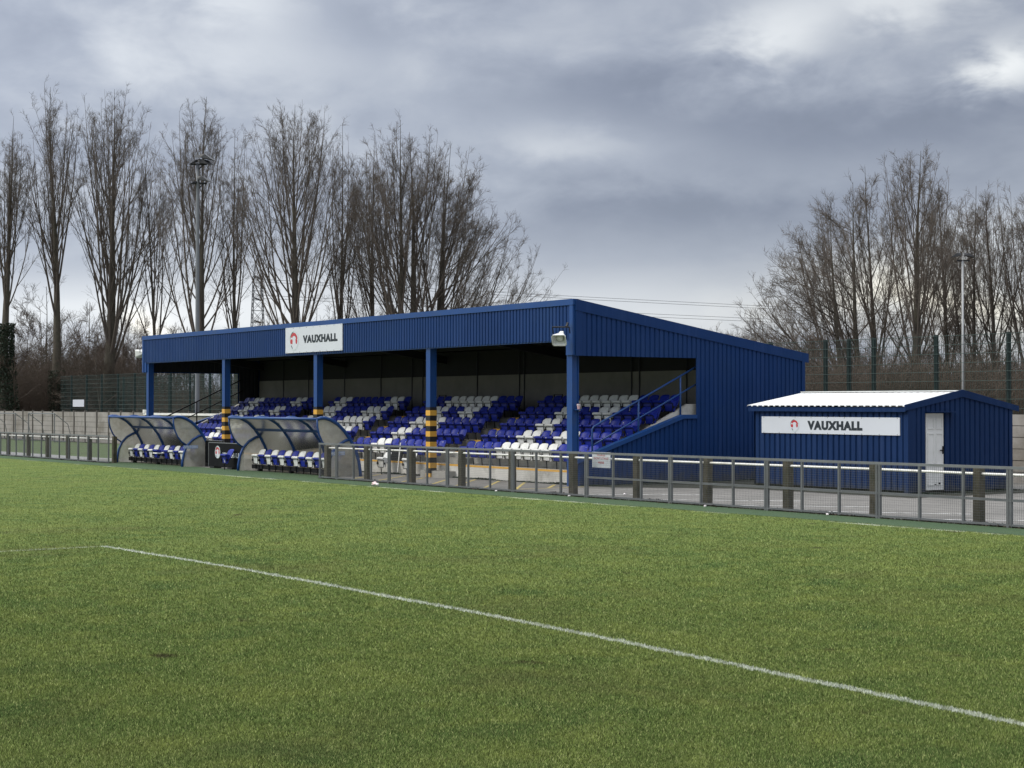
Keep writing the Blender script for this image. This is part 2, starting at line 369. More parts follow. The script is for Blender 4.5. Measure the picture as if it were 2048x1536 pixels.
def ribs(x0, x1, pitch, depth, shape=(.0, .09, .72, .82)):
    """trapezoid profile stations along a corrugated sheet: list of (position, offset)"""
    out = []; n = max(1, round((x1 - x0) / pitch)); p = (x1 - x0) / n
    for i in range(n):
        for f, d in zip(shape, (0, 1, 1, 0)): out.append((x0 + (i + f) * p, d * depth))
    out.append((x1, 0)); return out
def clad(mb, stations, plane, top, bot):
    """corrugated wall: plane(s, off, z) gives the point, top/bot give heights along it"""
    vs = []; fs = []
    for s_, o_ in stations: vs += [plane(s_, o_, bot(s_)), plane(s_, o_, top(s_))]
    for i in range(len(stations) - 1): fs.append((2 * i, 2 * i + 2, 2 * i + 3, 2 * i + 1))
    return mb.add(vs, fs)

def text_geo(s, bold=.03):
    cu = bpy.data.curves.new('t', 'FONT'); cu.body = s; cu.offset = bold; cu.resolution_u = 6; cu.space_character = 1.0 + 2.4 * bold
    o = bpy.data.objects.new('t', cu); C.objects.link(o)
    dg = bpy.context.evaluated_depsgraph_get(); me = bpy.data.meshes.new_from_object(o.evaluated_get(dg))
    vs = np.array([v.co[:] for v in me.vertices]); fs = [tuple(p.vertices) for p in me.polygons]
    bpy.data.objects.remove(o); bpy.data.curves.remove(cu); bpy.data.meshes.remove(me)
    vs[:, :2] -= vs[:, :2].min(0); vs[:, :2] /= vs[:, :2].max(0); return vs, fs
def letters(name, s, m, parent, x0, x1, z0, z1, y, bold=.03):
    vs, fs = text_geo(s, bold); mb = MB()
    mb.add([(x0 + p[0] * (x1 - x0), y, z0 + p[1] * (z1 - z0)) for p in vs], fs)
    me = bpy.data.meshes.new(name); me.from_pydata(mb.v, [], mb.f); me.materials.append(m)
    o = bpy.data.objects.new(name, me); C.objects.link(o); o.parent = parent; return o

def emblem(parent, cx, cz, r, y, disc_m):
    """round badge: silver ring, pale disc, red arch and lobes, dark slivers (faces -Y)"""
    e = MB()
    n = 48
    e.add([(cx + r * math.cos(2 * math.pi * k / n), y, cz + r * math.sin(2 * math.pi * k / n)) for k in range(n)], [tuple(range(n))])
    d = e.build('emblem', disc_m, parent)
    def arc(r0, r1, a0, a1, k=20):
        pts = [(cx + r * r1 * math.cos(R(a0 + (a1 - a0) * i / k)), cz + r * r1 * math.sin(R(a0 + (a1 - a0) * i / k))) for i in range(k + 1)]
        pts += [(cx + r * r0 * math.cos(R(a1 + (a0 - a1) * i / k)), cz + r * r0 * math.sin(R(a1 + (a0 - a1) * i / k))) for i in range(k + 1)]
        return pts
    def strip(mb, r0, r1, a0, a1, yy, k=24):
        vs = []; fs = []
        for i in range(k + 1):
            g = R(a0 + (a1 - a0) * i / k)
            vs += [(cx + r * r0 * math.cos(g), yy, cz + r * r0 * math.sin(g)), (cx + r * r1 * math.cos(g), yy, cz + r * r1 * math.sin(g))]
        for i in range(k): fs.append((2 * i, 2 * i + 2, 2 * i + 3, 2 * i + 1))
        mb.add(vs, fs)
    def blob(mb, pts, yy): mb.add([(cx + r * a, yy, cz + r * c) for a, c in pts], [tuple(range(len(pts)))])
    g = MB(); strip(g, .90, 1.0, 0, 360, y - .002, 48); g.build('emblem_ring', M_TEAL, d)
    q = MB(); strip(q, .48, .80, 12, 150, y - .002)
    blob(q, [(-.78, .16), (-.30, .12), (-.28, -.10), (-.34, -.36), (-.74, -.30), (-.82, -.05)], y - .002)
    blob(q, [(.34, .16), (.55, .17), (.74, .08), (.76, -.12), (.66, -.32), (.50, -.38), (.38, -.20)], y - .0022)
    q.build('emblem_red', M_RED, d)
    k = MB(); strip(k, .82, .895, 95, 165, y - .002); blob(k, [(-.62, -.52), (-.52, -.46), (-.26, -.78), (-.34, -.84)], y - .002)
    k.build('emblem_dark', M_DARKT, d)
    return d

# ------------------------------------------------------------------ ground, pitch, paving
gx = [-2500, -130, -33, 300, 2500]; gy = [-2500, 0, 60, 400, 3000]
g = MB(); vs = [(x, y, zg(x) - .05) for x in gx for y in gy]; fs = []
for i in range(4):
    for j in range(4): fs.append((i * 5 + j, (i + 1) * 5 + j, (i + 1) * 5 + j + 1, i * 5 + j + 1))
tag(g.add(vs, fs).build('ground', M_LEAFL), kind='structure')
sheet('pitch', [(-130, -45), (45, -45), (45, 23.36), (-130, 23.36)], 0, M_PITCH)
sheet('turf_strip', [(-130, 23.36), (20, 23.36), (20, 24.75), (-46, 24.75), (-47, 25.8), (-66.5, 25.8), (-66.5, 24.72), (-130, 24.72)], .004, M_TURF)
sheet('pavement', [(-70, 24.6), (20, 24.6), (20, 50), (-70, 50)], -.004, M_ASPH)
sheet('path', [(-130, 24.6), (-70, 24.6), (-70, 27.2), (-130, 27.2)], -.004, M_PATH)
sheet('grass_bank', [(-130, 27.2), (-70, 27.2), (-70, 38.6), (-130, 38.6)], -.008, M_ROUGHG)
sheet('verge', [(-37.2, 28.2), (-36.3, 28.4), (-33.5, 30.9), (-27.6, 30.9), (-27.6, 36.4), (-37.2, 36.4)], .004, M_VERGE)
def line_sheet(name, segs, w, m, off=.004):
    mb = MB()
    for (x0, y0), (x1, y1) in segs:
        d = Vector((x1 - x0, y1 - y0)).normalized(); nx, ny = -d.y * w / 2, d.x * w / 2
        mb.add([(x0 + nx, y0 + ny, zg(x0) + off), (x1 + nx, y1 + ny, zg(x1) + off), (x1 - nx, y1 - ny, zg(x1) + off), (x0 - nx, y0 - ny, zg(x0) + off)], [(0, 1, 2, 3)])
    o = mb.build(name, m); o['kind'] = 'structure'
line_sheet('white_bay_markings', [((-33.9, 25.1), (-31.6, 27.95)), ((-31.34, 24.7), (-28.2, 27.8)), ((-28.3, 24.9), (-25.6, 27.4)), ((-25.96, 24.79), (-22.68, 27.14)),
    ((-22.7, 24.7), (-20.5, 26.7)), ((-20.3, 24.9), (-18.0, 26.7)), ((-17.7, 24.9), (-15.4, 26.7))], .10, M_LINEW)
line_sheet('yellow_hatch_markings', [((-43.64, 25.09), (-46.27, 27.74)), ((-42.28, 25.1), (-44.7, 27.5)), ((-40.28, 24.93), (-42.94, 27.19)), ((-39.02, 24.91), (-42.64, 28.1)),
    ((-37.44, 24.84), (-41.35, 28.1)), ((-37.0, 25.7), (-40.02, 28.1)), ((-36.94, 26.74), (-38.38, 28.0)), ((-45.2, 25.1), (-47.9, 27.8)), ((-46.9, 25.2), (-49.5, 27.8))], .085, M_LINEY)
line_sheet('yellow_edge_marking', [((-36.86, 25.0), (-36.86, 28.1))], .085, M_LINEY)

# ------------------------------------------------------------------ grass blades (about a million triangles, denser where the picture is taken)
rng = np.random.default_rng(3)
N = 2400000
ypx = 868 + (1640 - 868) * rng.random(N) ** .88
t_ = (H - .02) * F / (ypx - HZ)
px_ = -450 + 3150 * rng.random(N)
u_ = (px_ - 1024) / F
gxs = t_ * (FW[0] + RT[0] * u_); gys = t_ * (FW[1] + RT[1] * u_)
ok = (gys < 23.33) & (gxs > -128) & (t_ < 75)
gxs, gys, t_ = gxs[ok], gys[ok], t_[ok]; n_ = len(gxs)
sc_ = np.clip(t_ / 11., .8, 7.0)
hh = (.010 + .018 * rng.random(n_)) * (1 + .03 * (sc_ - 1)); ww = .0040 * (.7 + .6 * rng.random(n_)) * sc_ ** .30
th = rng.random(n_) * 2 * np.pi; ph = rng.random(n_) * 2 * np.pi; ln = hh * (.15 + .75 * rng.random(n_))
gz_ = .003 * (gxs + 33)
V = np.empty((n_, 3, 3))
V[:, 0] = np.stack([gxs - np.cos(th) * ww, gys - np.sin(th) * ww, gz_], 1)
V[:, 1] = np.stack([gxs + np.cos(th) * ww, gys + np.sin(th) * ww, gz_], 1)
V[:, 2] = np.stack([gxs + np.cos(ph) * ln, gys + np.sin(ph) * ln, gz_ + hh], 1)
go = np_mesh('grass', V.reshape(-1, 3), np.arange(n_ * 3).reshape(-1, 3), M_BLADE)
at_ = go.data.attributes.new('tone', 'FLOAT', 'POINT'); at_.data.foreach_set('value', np.repeat(rng.random(n_), 3).astype(np.float32))
tag(go, 'short winter grass blades of the pitch', 'grass', kind='stuff')

# ------------------------------------------------------------------ grandstand
XL, XR, YF, YB = -68.75, -37.31, 28.0, 36.8
def rz_(y): return 5.24 - (y - 27.9) * .1535                    # roof line
ST = thing('grandstand', 'long blue clad football stand with open front and sloping mono-pitch roof', 'grandstand', (-53, 32, 0))
def sb(mb, name, m, parent=ST, **k):
    mb.v = [(x + 53, y - 32, z) for x, y, z in mb.v] if parent is ST else mb.v
    return mb.build(name, m, parent, **k)
def sub(mb, name, m, parent, **k):        # sub-part of the stand, same frame
    mb.v = [(x + 53, y - 32, z) for x, y, z in mb.v]; return mb.build(name, m, parent, **k)
# roof deck
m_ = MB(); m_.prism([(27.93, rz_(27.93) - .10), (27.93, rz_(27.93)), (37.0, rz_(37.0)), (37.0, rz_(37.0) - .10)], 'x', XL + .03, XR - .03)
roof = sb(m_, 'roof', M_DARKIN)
for y in (29.3, 30.9, 32.5): sub(MB().box(XL + .1, XR - .1, y - .04, y + .04, rz_(y) - .31, rz_(y) - .11), 'purlin', M_DARKIN, roof)
for x in (-68.3, -60.56, -52.82, -45.15, -37.6):
    sub(MB().prism([(28.1, rz_(28.1) - .62), (28.1, rz_(28.1) - .32), (36.5, rz_(36.5) - .32), (36.5, rz_(36.5) - .55)], 'x', x - .08, x + .08), 'rafter', M_DARKIN, roof)
# front fascia
m_ = MB(); clad(m_, ribs(XL + .14, XR - .14, .165, .03), lambda s, o, z: (s, 27.90 - o, z), lambda s: 5.12, lambda s: 4.10)
fas = sb(m_, 'fascia', M_CLAD)
m_ = MB(); m_.box(XL - .02, XR + .02, 27.84, 27.92, 5.09, 5.26); sub(m_, 'top_flashing', M_STEEL, fas)
m_ = MB(); m_.box(XL + .14, XR - .14, 27.905, 27.94, 4.07, 4.115); sub(m_, 'bottom_trim', M_STEEL, fas)
for xc, sg in ((XR, -1), (XL, 1)):
    m_ = MB(); m_.box(min(xc, xc + sg * .15), max(xc, xc + sg * .15), 27.845, 27.925, 3.68, 5.08)
    a, c = sorted((xc + sg * .15, xc + sg * .36)); m_.box(a, c, 27.88, 27.93, 3.68, 4.12)
    sub(m_, 'corner_flashing', M_STEEL, fas)
# side walls
def diag(y): return .71 + (y - 28.0) * .3204 if y < 31.87 else 1.95
for xw, sg, nm in ((XR, 1, 'r'), (XL, -1, 'l')):
    P_ = lambda s, o, z: (xw + sg * o, s, z)
    m_ = MB()
    clad(m_, ribs(28.16, 32.41, .175, .032), P_, lambda s: rz_(s) - .16, lambda s: 3.66)
    clad(m_, ribs(32.41, 36.72, .175, .032), P_, lambda s: rz_(s) - .16, lambda s: -.35)
    clad(m_, ribs(28.05, 32.41, .175, .032), P_, lambda s: diag(s) - .06, lambda s: -.35)
    w = sb(m_, 'side_wall', M_CLAD)
    xo, xi = xw + sg * .062, xw - sg * .02
    a, c = min(xo, xi), max(xo, xi)
    m_ = MB(); m_.prism([(27.92, rz_(27.92) - .30), (27.92, rz_(27.92) + .02), (36.99, rz_(36.99) + .02), (36.99, rz_(36.99) - .26), (36.8, rz_(36.8) - .26)], 'x', a, c)
    sub(m_, 'roof_flashing', M_CLAD, w)
    for q in ((min(xw + sg * .050, xw), max(xw + sg * .050, xw), 27.93, 28.16, 3.66, 4.93), (a + .001, c + .003, 36.7, 36.83, -.35, rz_(36.8) - .25)): sub(MB().box(*q), 'corner_trim', M_CLAD, w)
    m_ = MB(); a2, c2 = sorted((xw + sg * .075, xw - sg * .14))
    m_.prism([(27.97, .62), (27.97, .74), (31.87, 1.985), (32.40, 1.985), (32.40, 1.87), (31.89, 1.87)], 'x', a2, c2)
    sub(m_, 'sloping_cap', M_STEEL, w)
    # concrete flank of the steps just inside
    xi1, xi2 = sorted((xw - sg * .15, xw - sg * .62))
    m_ = MB(); m_.prism([(29.0, .5), (29.0, .78), (32.35, 2.30), (33.3, 2.30), (33.3, .5)], 'x', xw - sg * .30 - .1, xw - sg * .30 + .1)
    sub(m_, 'step_flank', M_RISER, w)
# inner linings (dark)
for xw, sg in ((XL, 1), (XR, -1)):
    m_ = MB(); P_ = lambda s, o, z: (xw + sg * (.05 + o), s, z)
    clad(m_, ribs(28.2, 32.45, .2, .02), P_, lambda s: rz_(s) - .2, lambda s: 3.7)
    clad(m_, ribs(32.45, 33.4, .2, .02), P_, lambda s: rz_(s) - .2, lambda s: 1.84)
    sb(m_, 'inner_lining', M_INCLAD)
# back wall
m_ = MB(); m_.box(XL + .1, XR - .1, 33.42, 33.6, -.3, 2.82); m_.box(XL + .1, XR - .1, 33.44, 33.6, 2.82, 3.34)
bw = sb(m_, 'back_wall', M_BLOCK)
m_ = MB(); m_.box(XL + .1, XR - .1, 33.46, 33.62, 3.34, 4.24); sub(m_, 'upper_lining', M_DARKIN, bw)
for x in (-66.2, -63.8, -60.6, -57.6, -55.2, -54.4, -50.6, -47.9, -47.6, -44.6, -41.6, -41.2, -38.9): sub(MB().box(x - .02, x + .02, 33.40, 33.42, 1.84, 4.22), 'wall_strap', M_INCLAD, bw)
m_ = MB(); m_.box(XL + .02, XR - .02, 36.72, 36.8, -.3, 3.7); sb(m_, 'rear_wall', M_CLAD)
# terrace
RISE, GO = .365, .745
def tread(r): return .38 + RISE * r
def riser_y(r): return 28.38 if r == 0 else 29.32 + GO * (r - 1)
prof = [(28.38, -.35)]
for r in range(5):
    prof += [(riser_y(r), tread(r)), (riser_y(r + 1) if r < 4 else 33.45, tread(r))]
prof += [(33.45, -.35)]
m_ = MB(); m_.prism(prof, 'x', XL + .42, XR - .42); ter = sb(m_, 'terrace', M_CONC)
for r in range(5): sub(MB().box(XL + .43, XR - .43, riser_y(r) - .012, riser_y(r) - .002, tread(r - 1) + .004 if r else -.3, tread(r) - .05), 'riser_facing', M_RISER, ter)
sub(MB().box(XL + .43, XR - .43, 28.366, 28.44, .332, .386), 'yellow_nosing', M_YEL, ter)
AISLES = [(-60.25, -59.15), (-52.9, -51.8), (-45.7, -44.6)]
for a0, a1 in AISLES:
    for r in range(1, 5): sub(MB().box(a0, a1, riser_y(r) - .016, riser_y(r) + .05, tread(r) - .045, tread(r) + .005), 'yellow_nosing', M_YEL, ter)
for a0, a1 in AISLES:
    sub(MB().box(a0, a1 + .4, 27.98, 28.36, -.2, .17), 'aisle_step', M_CONC, ter)
    for r in range(1, 5): sub(MB().box(a0 + .02, a1 - .02, riser_y(r) - .32, riser_y(r) - .02, tread(r - 1) - .01, tread(r - 1) + .18), 'aisle_step', M_CONC, ter)
# posts: H-section columns, three with yellow and black bands
for i, x in enumerate((-68.34, -60.56, -52.82, -45.15, -37.57)):
    m_ = MB(); m_.box(x - .125, x + .125, 27.93, 27.948, -.3, 4.6); m_.box(x - .125, x + .125, 28.152, 28.17, -.3, 4.6); m_.box(x - .09, x + .09, 27.949, 28.151, -.3, 4.6)
    p = sb(m_, 'post', M_STEEL)
    if 0 < i < 4:
        z = 2.20; k = 0
        while z > .05:
            z2 = z - (.10 if k == 0 else .168)
            sub(MB().box(x - .132, x + .132, 27.924, 28.176, max(z2, zg(x)), z), *(('black_band', M_BLK) if k % 2 == 0 else ('yellow_band', M_YEL)), p); z = z2; k += 1
    if i == 4:
        m_ = MB(); m_.box(x + .10, x + .30, 28.0, 28.16, 2.13, 2.15); sub(m_, 'ledge', M_STEEL, p)
# stair handrails inside both ends
for xh in (XR - .16, XL + .16):
    f_ = lambda y, d=0: 1.63 + (y - 28.66) * .457 + d
    m_ = MB(); m_.tube([(xh, 28.66, .55), (xh, 28.66, 1.58), (xh, 28.72, f_(28.72)), (xh, 32.5, f_(32.5))], .028, 8)
    m_.tube([(xh, 28.68, f_(28.68, -.52)), (xh, 32.58, f_(32.58, -.52))], .024, 8)
    m_.tube([(xh, 30.35, 1.3), (xh, 30.35, f_(30.35))], .028, 8); m_.tube([(xh, 31.94, 1.8), (xh, 31.94, f_(31.94))], .028, 8)
    sb(m_, 'handrail', M_STEEL if xh > -50 else M_SF, smooth=True)
# small aisle barriers at the back
for a0, a1 in AISLES[1:]:
    sb(MB().tube([(a1 - .1, 32.6, tread(4)), (a1 - .1, 32.6, tread(4) + .78), (a1 + .35, 32.6, tread(4) + .78), (a1 + .35, 32.6, tread(4))], .02, 6), 'aisle_barrier', M_SF)

# ------------------------------------------------------------------ seats
def seat_meshes(down=False):
    # backrest shell: curved, raked, rounded top corners
    bk = MB(); nu, nv = 9, 7; vs = []
    for side in (0, 1):
        for j in range(nv):
            v = j / (nv - 1); z = .36 + .38 * v
            w = .215 - (.030 * max(0, (v - .72) / .28) ** 2) - .015 * (1 - v)
            for i in range(nu):
                u = -1 + 2 * i / (nu - 1)
                zz = z - (.035 * abs(u) ** 5 * (1 if v > .95 else 0))
                vs.append((u * w, .19 + .17 * v - .045 * u * u + side * .022, zz))
    q = nu * nv; fs = []
    for s_ in (0, 1):
        for j in range(nv - 1):
            for i in range(nu - 1):
                a = s_ * q + j * nu + i; fs.append((a, a + 1, a + nu + 1, a + nu))
    rim = [i for i in range(nu)] + [j * nu + nu - 1 for j in range(1, nv)] + [(nv - 1) * nu + i for i in range(nu - 2, -1, -1)] + [j * nu for j in range(nv - 2, 0, -1)]
    for k in range(len(rim)):
        a, c = rim[k], rim[(k + 1) % len(rim)]; fs.append((a, c, c + q, a + q))
    bk.add(vs, fs)
    pan = MB()
    if down: prof = [(-.24, .415), (-.25, .44), (-.22, .462), (.10, .445), (.19, .47), (.20, .44), (.10, .415), (-.10, .405)]
    else: prof = [(.07, .225), (.035, .40), (.03, .485), (-.03, .50), (-.045, .535), (-.03, .565), (.02, .575), (.17, .55), (.18, .50), (.13, .40), (.11, .24)]
    n = len(prof)
    for k, (xa, sh) in enumerate(((-.205, .9), (-.17, 1), (.17, 1), (.205, .9))):
        cy = sum(p[0] for p in prof) / n; cz = sum(p[1] for p in prof) / n
        pan.v += [(xa, cy + (p[0] - cy) * sh, cz + (p[1] - cz) * sh) for p in prof]
    for k in range(3):
        for i in range(n): pan.f.append((k * n + i, k * n + (i + 1) % n, (k + 1) * n + (i + 1) % n, (k + 1) * n + i))
    pan.f += [tuple(range(n))[::-1], tuple(range(3 * n, 4 * n))]
    fr = MB()
    if down:
        fr.tube([(-.20, .16, .42), (-.20, -.18, .40), (-.16, -.20, .27), (.16, -.20, .27), (.20, -.18, .40), (.20, .16, .42)], .012, 5)
    else:
        w = .195; loop = [(-w + .03, .005, .49), (w - .03, .005, .49), (w, .005, .455), (w, .02, .265), (w - .035, .02, .235), (-w + .035, .02, .235), (-w, .02, .265), (-w, .005, .455)]
        fr.tube(loop, .0125, 5, closed=True)
    fr.box(-.245, -.195, .0, .06, .33, .40); fr.box(.195, .245, .0, .06, .33, .40)
    fr.tube([(0, .03, .24), (0, .05, .0)], .016, 5)
    fr.tube([(-.19, .05, .36), (-.19, .24, .42)], .012, 5); fr.tube([(.19, .05, .36), (.19, .24, .42)], .012, 5)
    return bk, pan, fr
def seat_proto(name, m, down=False):
    t = thing(name, 'x', 'seat'); bk, pan, fr = seat_meshes(down)
    bk.build('backrest', m, t, smooth=True); pan.build('seat', m, t); fr.build('frame', M_SF, t)
    for c in kids(t):
        if c.name.startswith('backrest'):
            pass
    return t
PROTO = {k: seat_proto('tip_up_seat', m) for k, m in (('B', M_SB), ('W', M_SW))}
PROTO['D'] = seat_proto('tip_up_seat', M_SW, True)
KID = {k: kids(p) for k, p in PROTO.items()}
FIRST = {k: True for k in PROTO}
def place_seat(kind, x, y, z, label, group, rz=0):
    p = PROTO[kind]
    if FIRST[kind]:
        FIRST[kind] = False; r = p
    else:
        r = p.copy(); C.objects.link(r)
        for c in KID[kind]:
            d = c.copy(); C.objects.link(d); d.parent = r
    r.location = (x, y, z); r.rotation_euler.z = rz; r['label'] = label; r['category'] = 'seat'; r['group'] = group
    return r
BLOCKS = [
    ('far left', -67.25, .497, ['BBBBBBWWBBBBBB', 'BBBBBWWWWBBBBB', 'BBBBWWBBWWBBBB', 'BBBWWBBBBWWBBB', 'BBWWBBBBBBWWBB']),
    ('left middle', -58.95, .497, ['BWWBBBBBBWWB', 'BWWBWWWWBWWB', 'BWWWWBBWWWWB', 'BWWWBBBBWWWB', 'BWWBBBBBBWWB']),
    ('right middle', -51.68, .497, ['BBBWWBBBBBBB', 'BBBWWBBBBBBB', 'BBBWWWWBBBBB', 'BBBWWBBWWBBB', 'BBBWWWWWWBBB']),
    ('far right', -44.50, .495, ['BBBBWWWWWWBBBB', 'BBBBWWBBWWBBBB', 'BBBBWWBBBBBBBB', 'BBBBWWBBWWBBBB', 'BBBBWWWWWWBBBB'])]
ORD = ['first', 'second', 'third', 'fourth', 'fifth', 'sixth', 'seventh', 'eighth', 'ninth', 'tenth', 'eleventh', 'twelfth', 'thirteenth', 'fourteenth']
ROWN = ['front', 'second', 'third', 'fourth', 'back']
rs = random.Random(5)
for bn_, x0, pit, rows in BLOCKS:
    for r, pat in enumerate(rows):
        for i, k in enumerate(pat):
            x = x0 + pit * (i + .5)
            lab = '%s tip-up seat, %s row of the %s seating block, %s from its left end' % ('white' if k == 'W' else 'blue', ROWN[r], bn_, ORD[i])
            o = place_seat(k, x, riser_y(r) + (.33 if r == 0 else .20) + rs.uniform(-.006, .006), tread(r), lab, 'tip-up seats in the grandstand', rs.uniform(-.02, .02))
# loose seats down at ground level in front of the terrace
place_seat('W', -48.05, 27.85, zg(-49), 'white tip-up seat at ground level left of the leaning dark board', 'ground level seats in front of the terrace')
place_seat('W', -46.4, 27.85, zg(-47), 'white tip-up seat at ground level right of the leaning dark board', 'ground level seats in front of the terrace')
place_seat('B', -54.85, 25.30, zg(-55), 'lone blue tip-up seat in front of the black advertising board between dugouts', 'ground level seats in front of the terrace')

# ------------------------------------------------------------------ dugouts
REAR = [(0, 1.87), (.14, 1.905), (.30, 1.90), (.50, 1.84), (.75, 1.70), (1.0, 1.47), (1.22, 1.18), (1.40, .86), (1.52, .50), (1.58, .15), (1.59, -.05)]
UPPER = [(0, 1.87), (.01, 1.62), (.07, 1.38), (.18, 1.15), (.34, .96), (.56, .81)]
LEG = [(.36, -.06), (.37, .20), (.43, .52), (.56, .81), (.78, 1.03), (1.02, 1.16), (1.20, 1.21)]
def dugout(x0, label, sign, nseats, flat):
    L = 6.6; z0 = zg(x0 + 3); y0 = 25.0
    t = thing('dugout_shelter', label, 'dugout', (x0, y0, z0), 'team dugouts beside the pitch')
    for k in range(4):
        x = L * k / 3; m_ = MB()
        m_.tube([(x, a, c) for a, c in REAR], .056 if k in (0, 3) else .054, 8); m_.build('arch', M_STEEL, t, smooth=True)
    for x in (0, L):
        m_ = MB(); m_.tube([(x, a, c) for a, c in UPPER], .030, 8); m_.build('end_curve', M_STEEL, t, smooth=True)
        m_ = MB(); m_.tube([(x, a, c) for a, c in LEG], .048, 8); m_.build('front_leg', M_STEEL, t, smooth=True)
    for y_, z_, r_ in ((0, 1.87, .045), (1.02, 1.44, .046), (1.56, .30, .03)): MB().tube([(0, y_, z_), (L, y_, z_)], r_, 8).build('rail', M_STEEL, t, smooth=True)
    m_ = MB(); n = len(REAR)
    m_.add([(xx_, a, c + .0) for a, c in REAR for xx_ in (.02, L - .02)], [(2 * i, 2 * i + 1, 2 * i + 3, 2 * i + 2) for i in range(n - 1)])
    m_.build('roof_panel', M_POLY, t, smooth=True)
    for x in (.0, L):
        pts = REAR + [(.36, -.05)] + [(a, c) for a, c in LEG[1:4]] + UPPER[::-1][1:-1]
        m_ = MB(); m_.add([(x, a, c) for a, c in pts], [tuple(q) for q in tessellate_polygon([[Vector((a, c, 0)) for a, c in pts]])])
        m_.build('end_panel', M_POLYE, t)
    m_ = MB(); m_.box(.35, L - .25, .72, .82, .08, .22)
    for x in (.9, L / 2, L - .9): m_.box(x - .06, x + .06, .70, .84, -.06, .21)
    m_.build('bench_plinth', M_SF, t)
    m_ = MB(); m_.box(L - .012 + .05, L + .062, .40, .98, .70, .82); sgn = m_.build('name_plate', mat('pale_blue_plate', (.25, .33, .52), .5, .05), t)
    vs, fs = text_geo(sign, .02)
    me = bpy.data.meshes.new('lettering'); me.from_pydata([(L + .066, .42 + p[0] * .54, .715 + p[1] * .09) for p in vs], [], fs); me.materials.append(M_WHITE)
    o = bpy.data.objects.new('lettering', me); C.objects.link(o); o.parent = sgn
    return t
for x0, lab, sign, flat, which in ((-65.25, 'left curved dugout shelter, blue arches with cloudy panels, far from camera', 'VISITORS', (6, 9), 'left'),
                                   (-53.75, 'right curved dugout shelter, blue arches with cloudy panels, partly behind mesh fence', 'HOME', (), 'right')):
    dugout(x0, lab, sign, 12, flat)
    for i in range(12):
        k = 'W' if i % 2 == 0 else 'B'
        tilt = 'D' if (i in flat and k == 'W') else k
        place_seat(tilt, x0 + .72 + i * .51, 25.66, zg(x0 + 3) + .02, '%s tip-up seat%s inside the %s dugout, %s from its left end' % ('white' if k == 'W' else 'blue', ' folded down' if tilt == 'D' else '', which, ORD[i]), 'seats inside the dugouts')

# ------------------------------------------------------------------ black advertising boards between the dugouts
hb = thing('advertising_board', 'black advertising board with round emblem and white lettering between the dugouts', 'board', (-57.1, 25.75, zg(-56)))
m_ = MB(); m_.box(0, 2.9, 0, .05, .07, .93); m_.build('panel', M_BOARD, hb)
m_ = MB(); m_.box(-.03, 2.93, -.004, .055, .93, .955); m_.box(-.03, .0, -.004, .055, .04, .93); m_.build('frame', M_GALV, hb)
for q in ((.1, .45, .0, .3, -.06, .065), (1.6, 2.0, 0, .3, -.06, .065)): MB().box(*q).build('foot', M_BLK, hb)
emblem(hb, .78, .60, .23, -.003, M_WHITE); letters('lettering', 'VAUXHALL', M_WHITE, hb, 1.22, 2.66, .42, .60, -.004, .072)
hb2 = thing('advertising_board', 'plain black board left of the one with the emblem, behind a dugout end', 'board', (-58.9, 26.3, zg(-58)))
m_ = MB(); m_.box(0, 1.75, 0, .05, .14, .98); m_.build('panel', M_BOARD, hb2)
m_ = MB(); m_.box(-.03, 1.78, -.005, .055, .98, 1.005); m_.build('frame', M_GALV, hb2)
for q in ((.2, .5, 0, .3, -.04, .135), (1.2, 1.5, 0, .3, -.04, .135)): MB().box(*q).build('foot', M_BLK, hb2)
# leaning dark board in front of the terrace
lb = thing('leaning_board', 'dark panel standing on the front step between two white ground level seats', 'board', (-48.55, 28.5, tread(0)))
m_ = MB(); m_.bar((.40, .0, .002), (.40, .07, .52), .80, .03, up=(0, 1, 0)); m_.build('panel', M_BOARD, lb)
MB().tube([(.95, -.25, -.34), (.70, .02, .62)], .02, 6).build('prop', M_PIPE, lb)

# ------------------------------------------------------------------ signs, loudspeakers, cup
s1 = thing('sign_board', 'white board with round emblem and dark lettering on the stand fascia', 'sign', (-54.97, 27.83, 4.165), 'white advertising signs')
m_ = MB(); m_.box(0, 4.32, 0, .03, 0, .93); m_.build('panel', M_WHITE, s1)
for i in range(9):
    for z in (.03, .90): MB().box(.1 + i * .515, .125 + i * .515, -.006, 0, z - .012, z + .012).build('screw_head', M_GALV, s1)
emblem(s1, .68, .45, .36, -.003, M_WHITE); letters('lettering', 'VAUXHALL', M_DARKT, s1, 1.38, 3.98, .33, .615, -.004, .072)

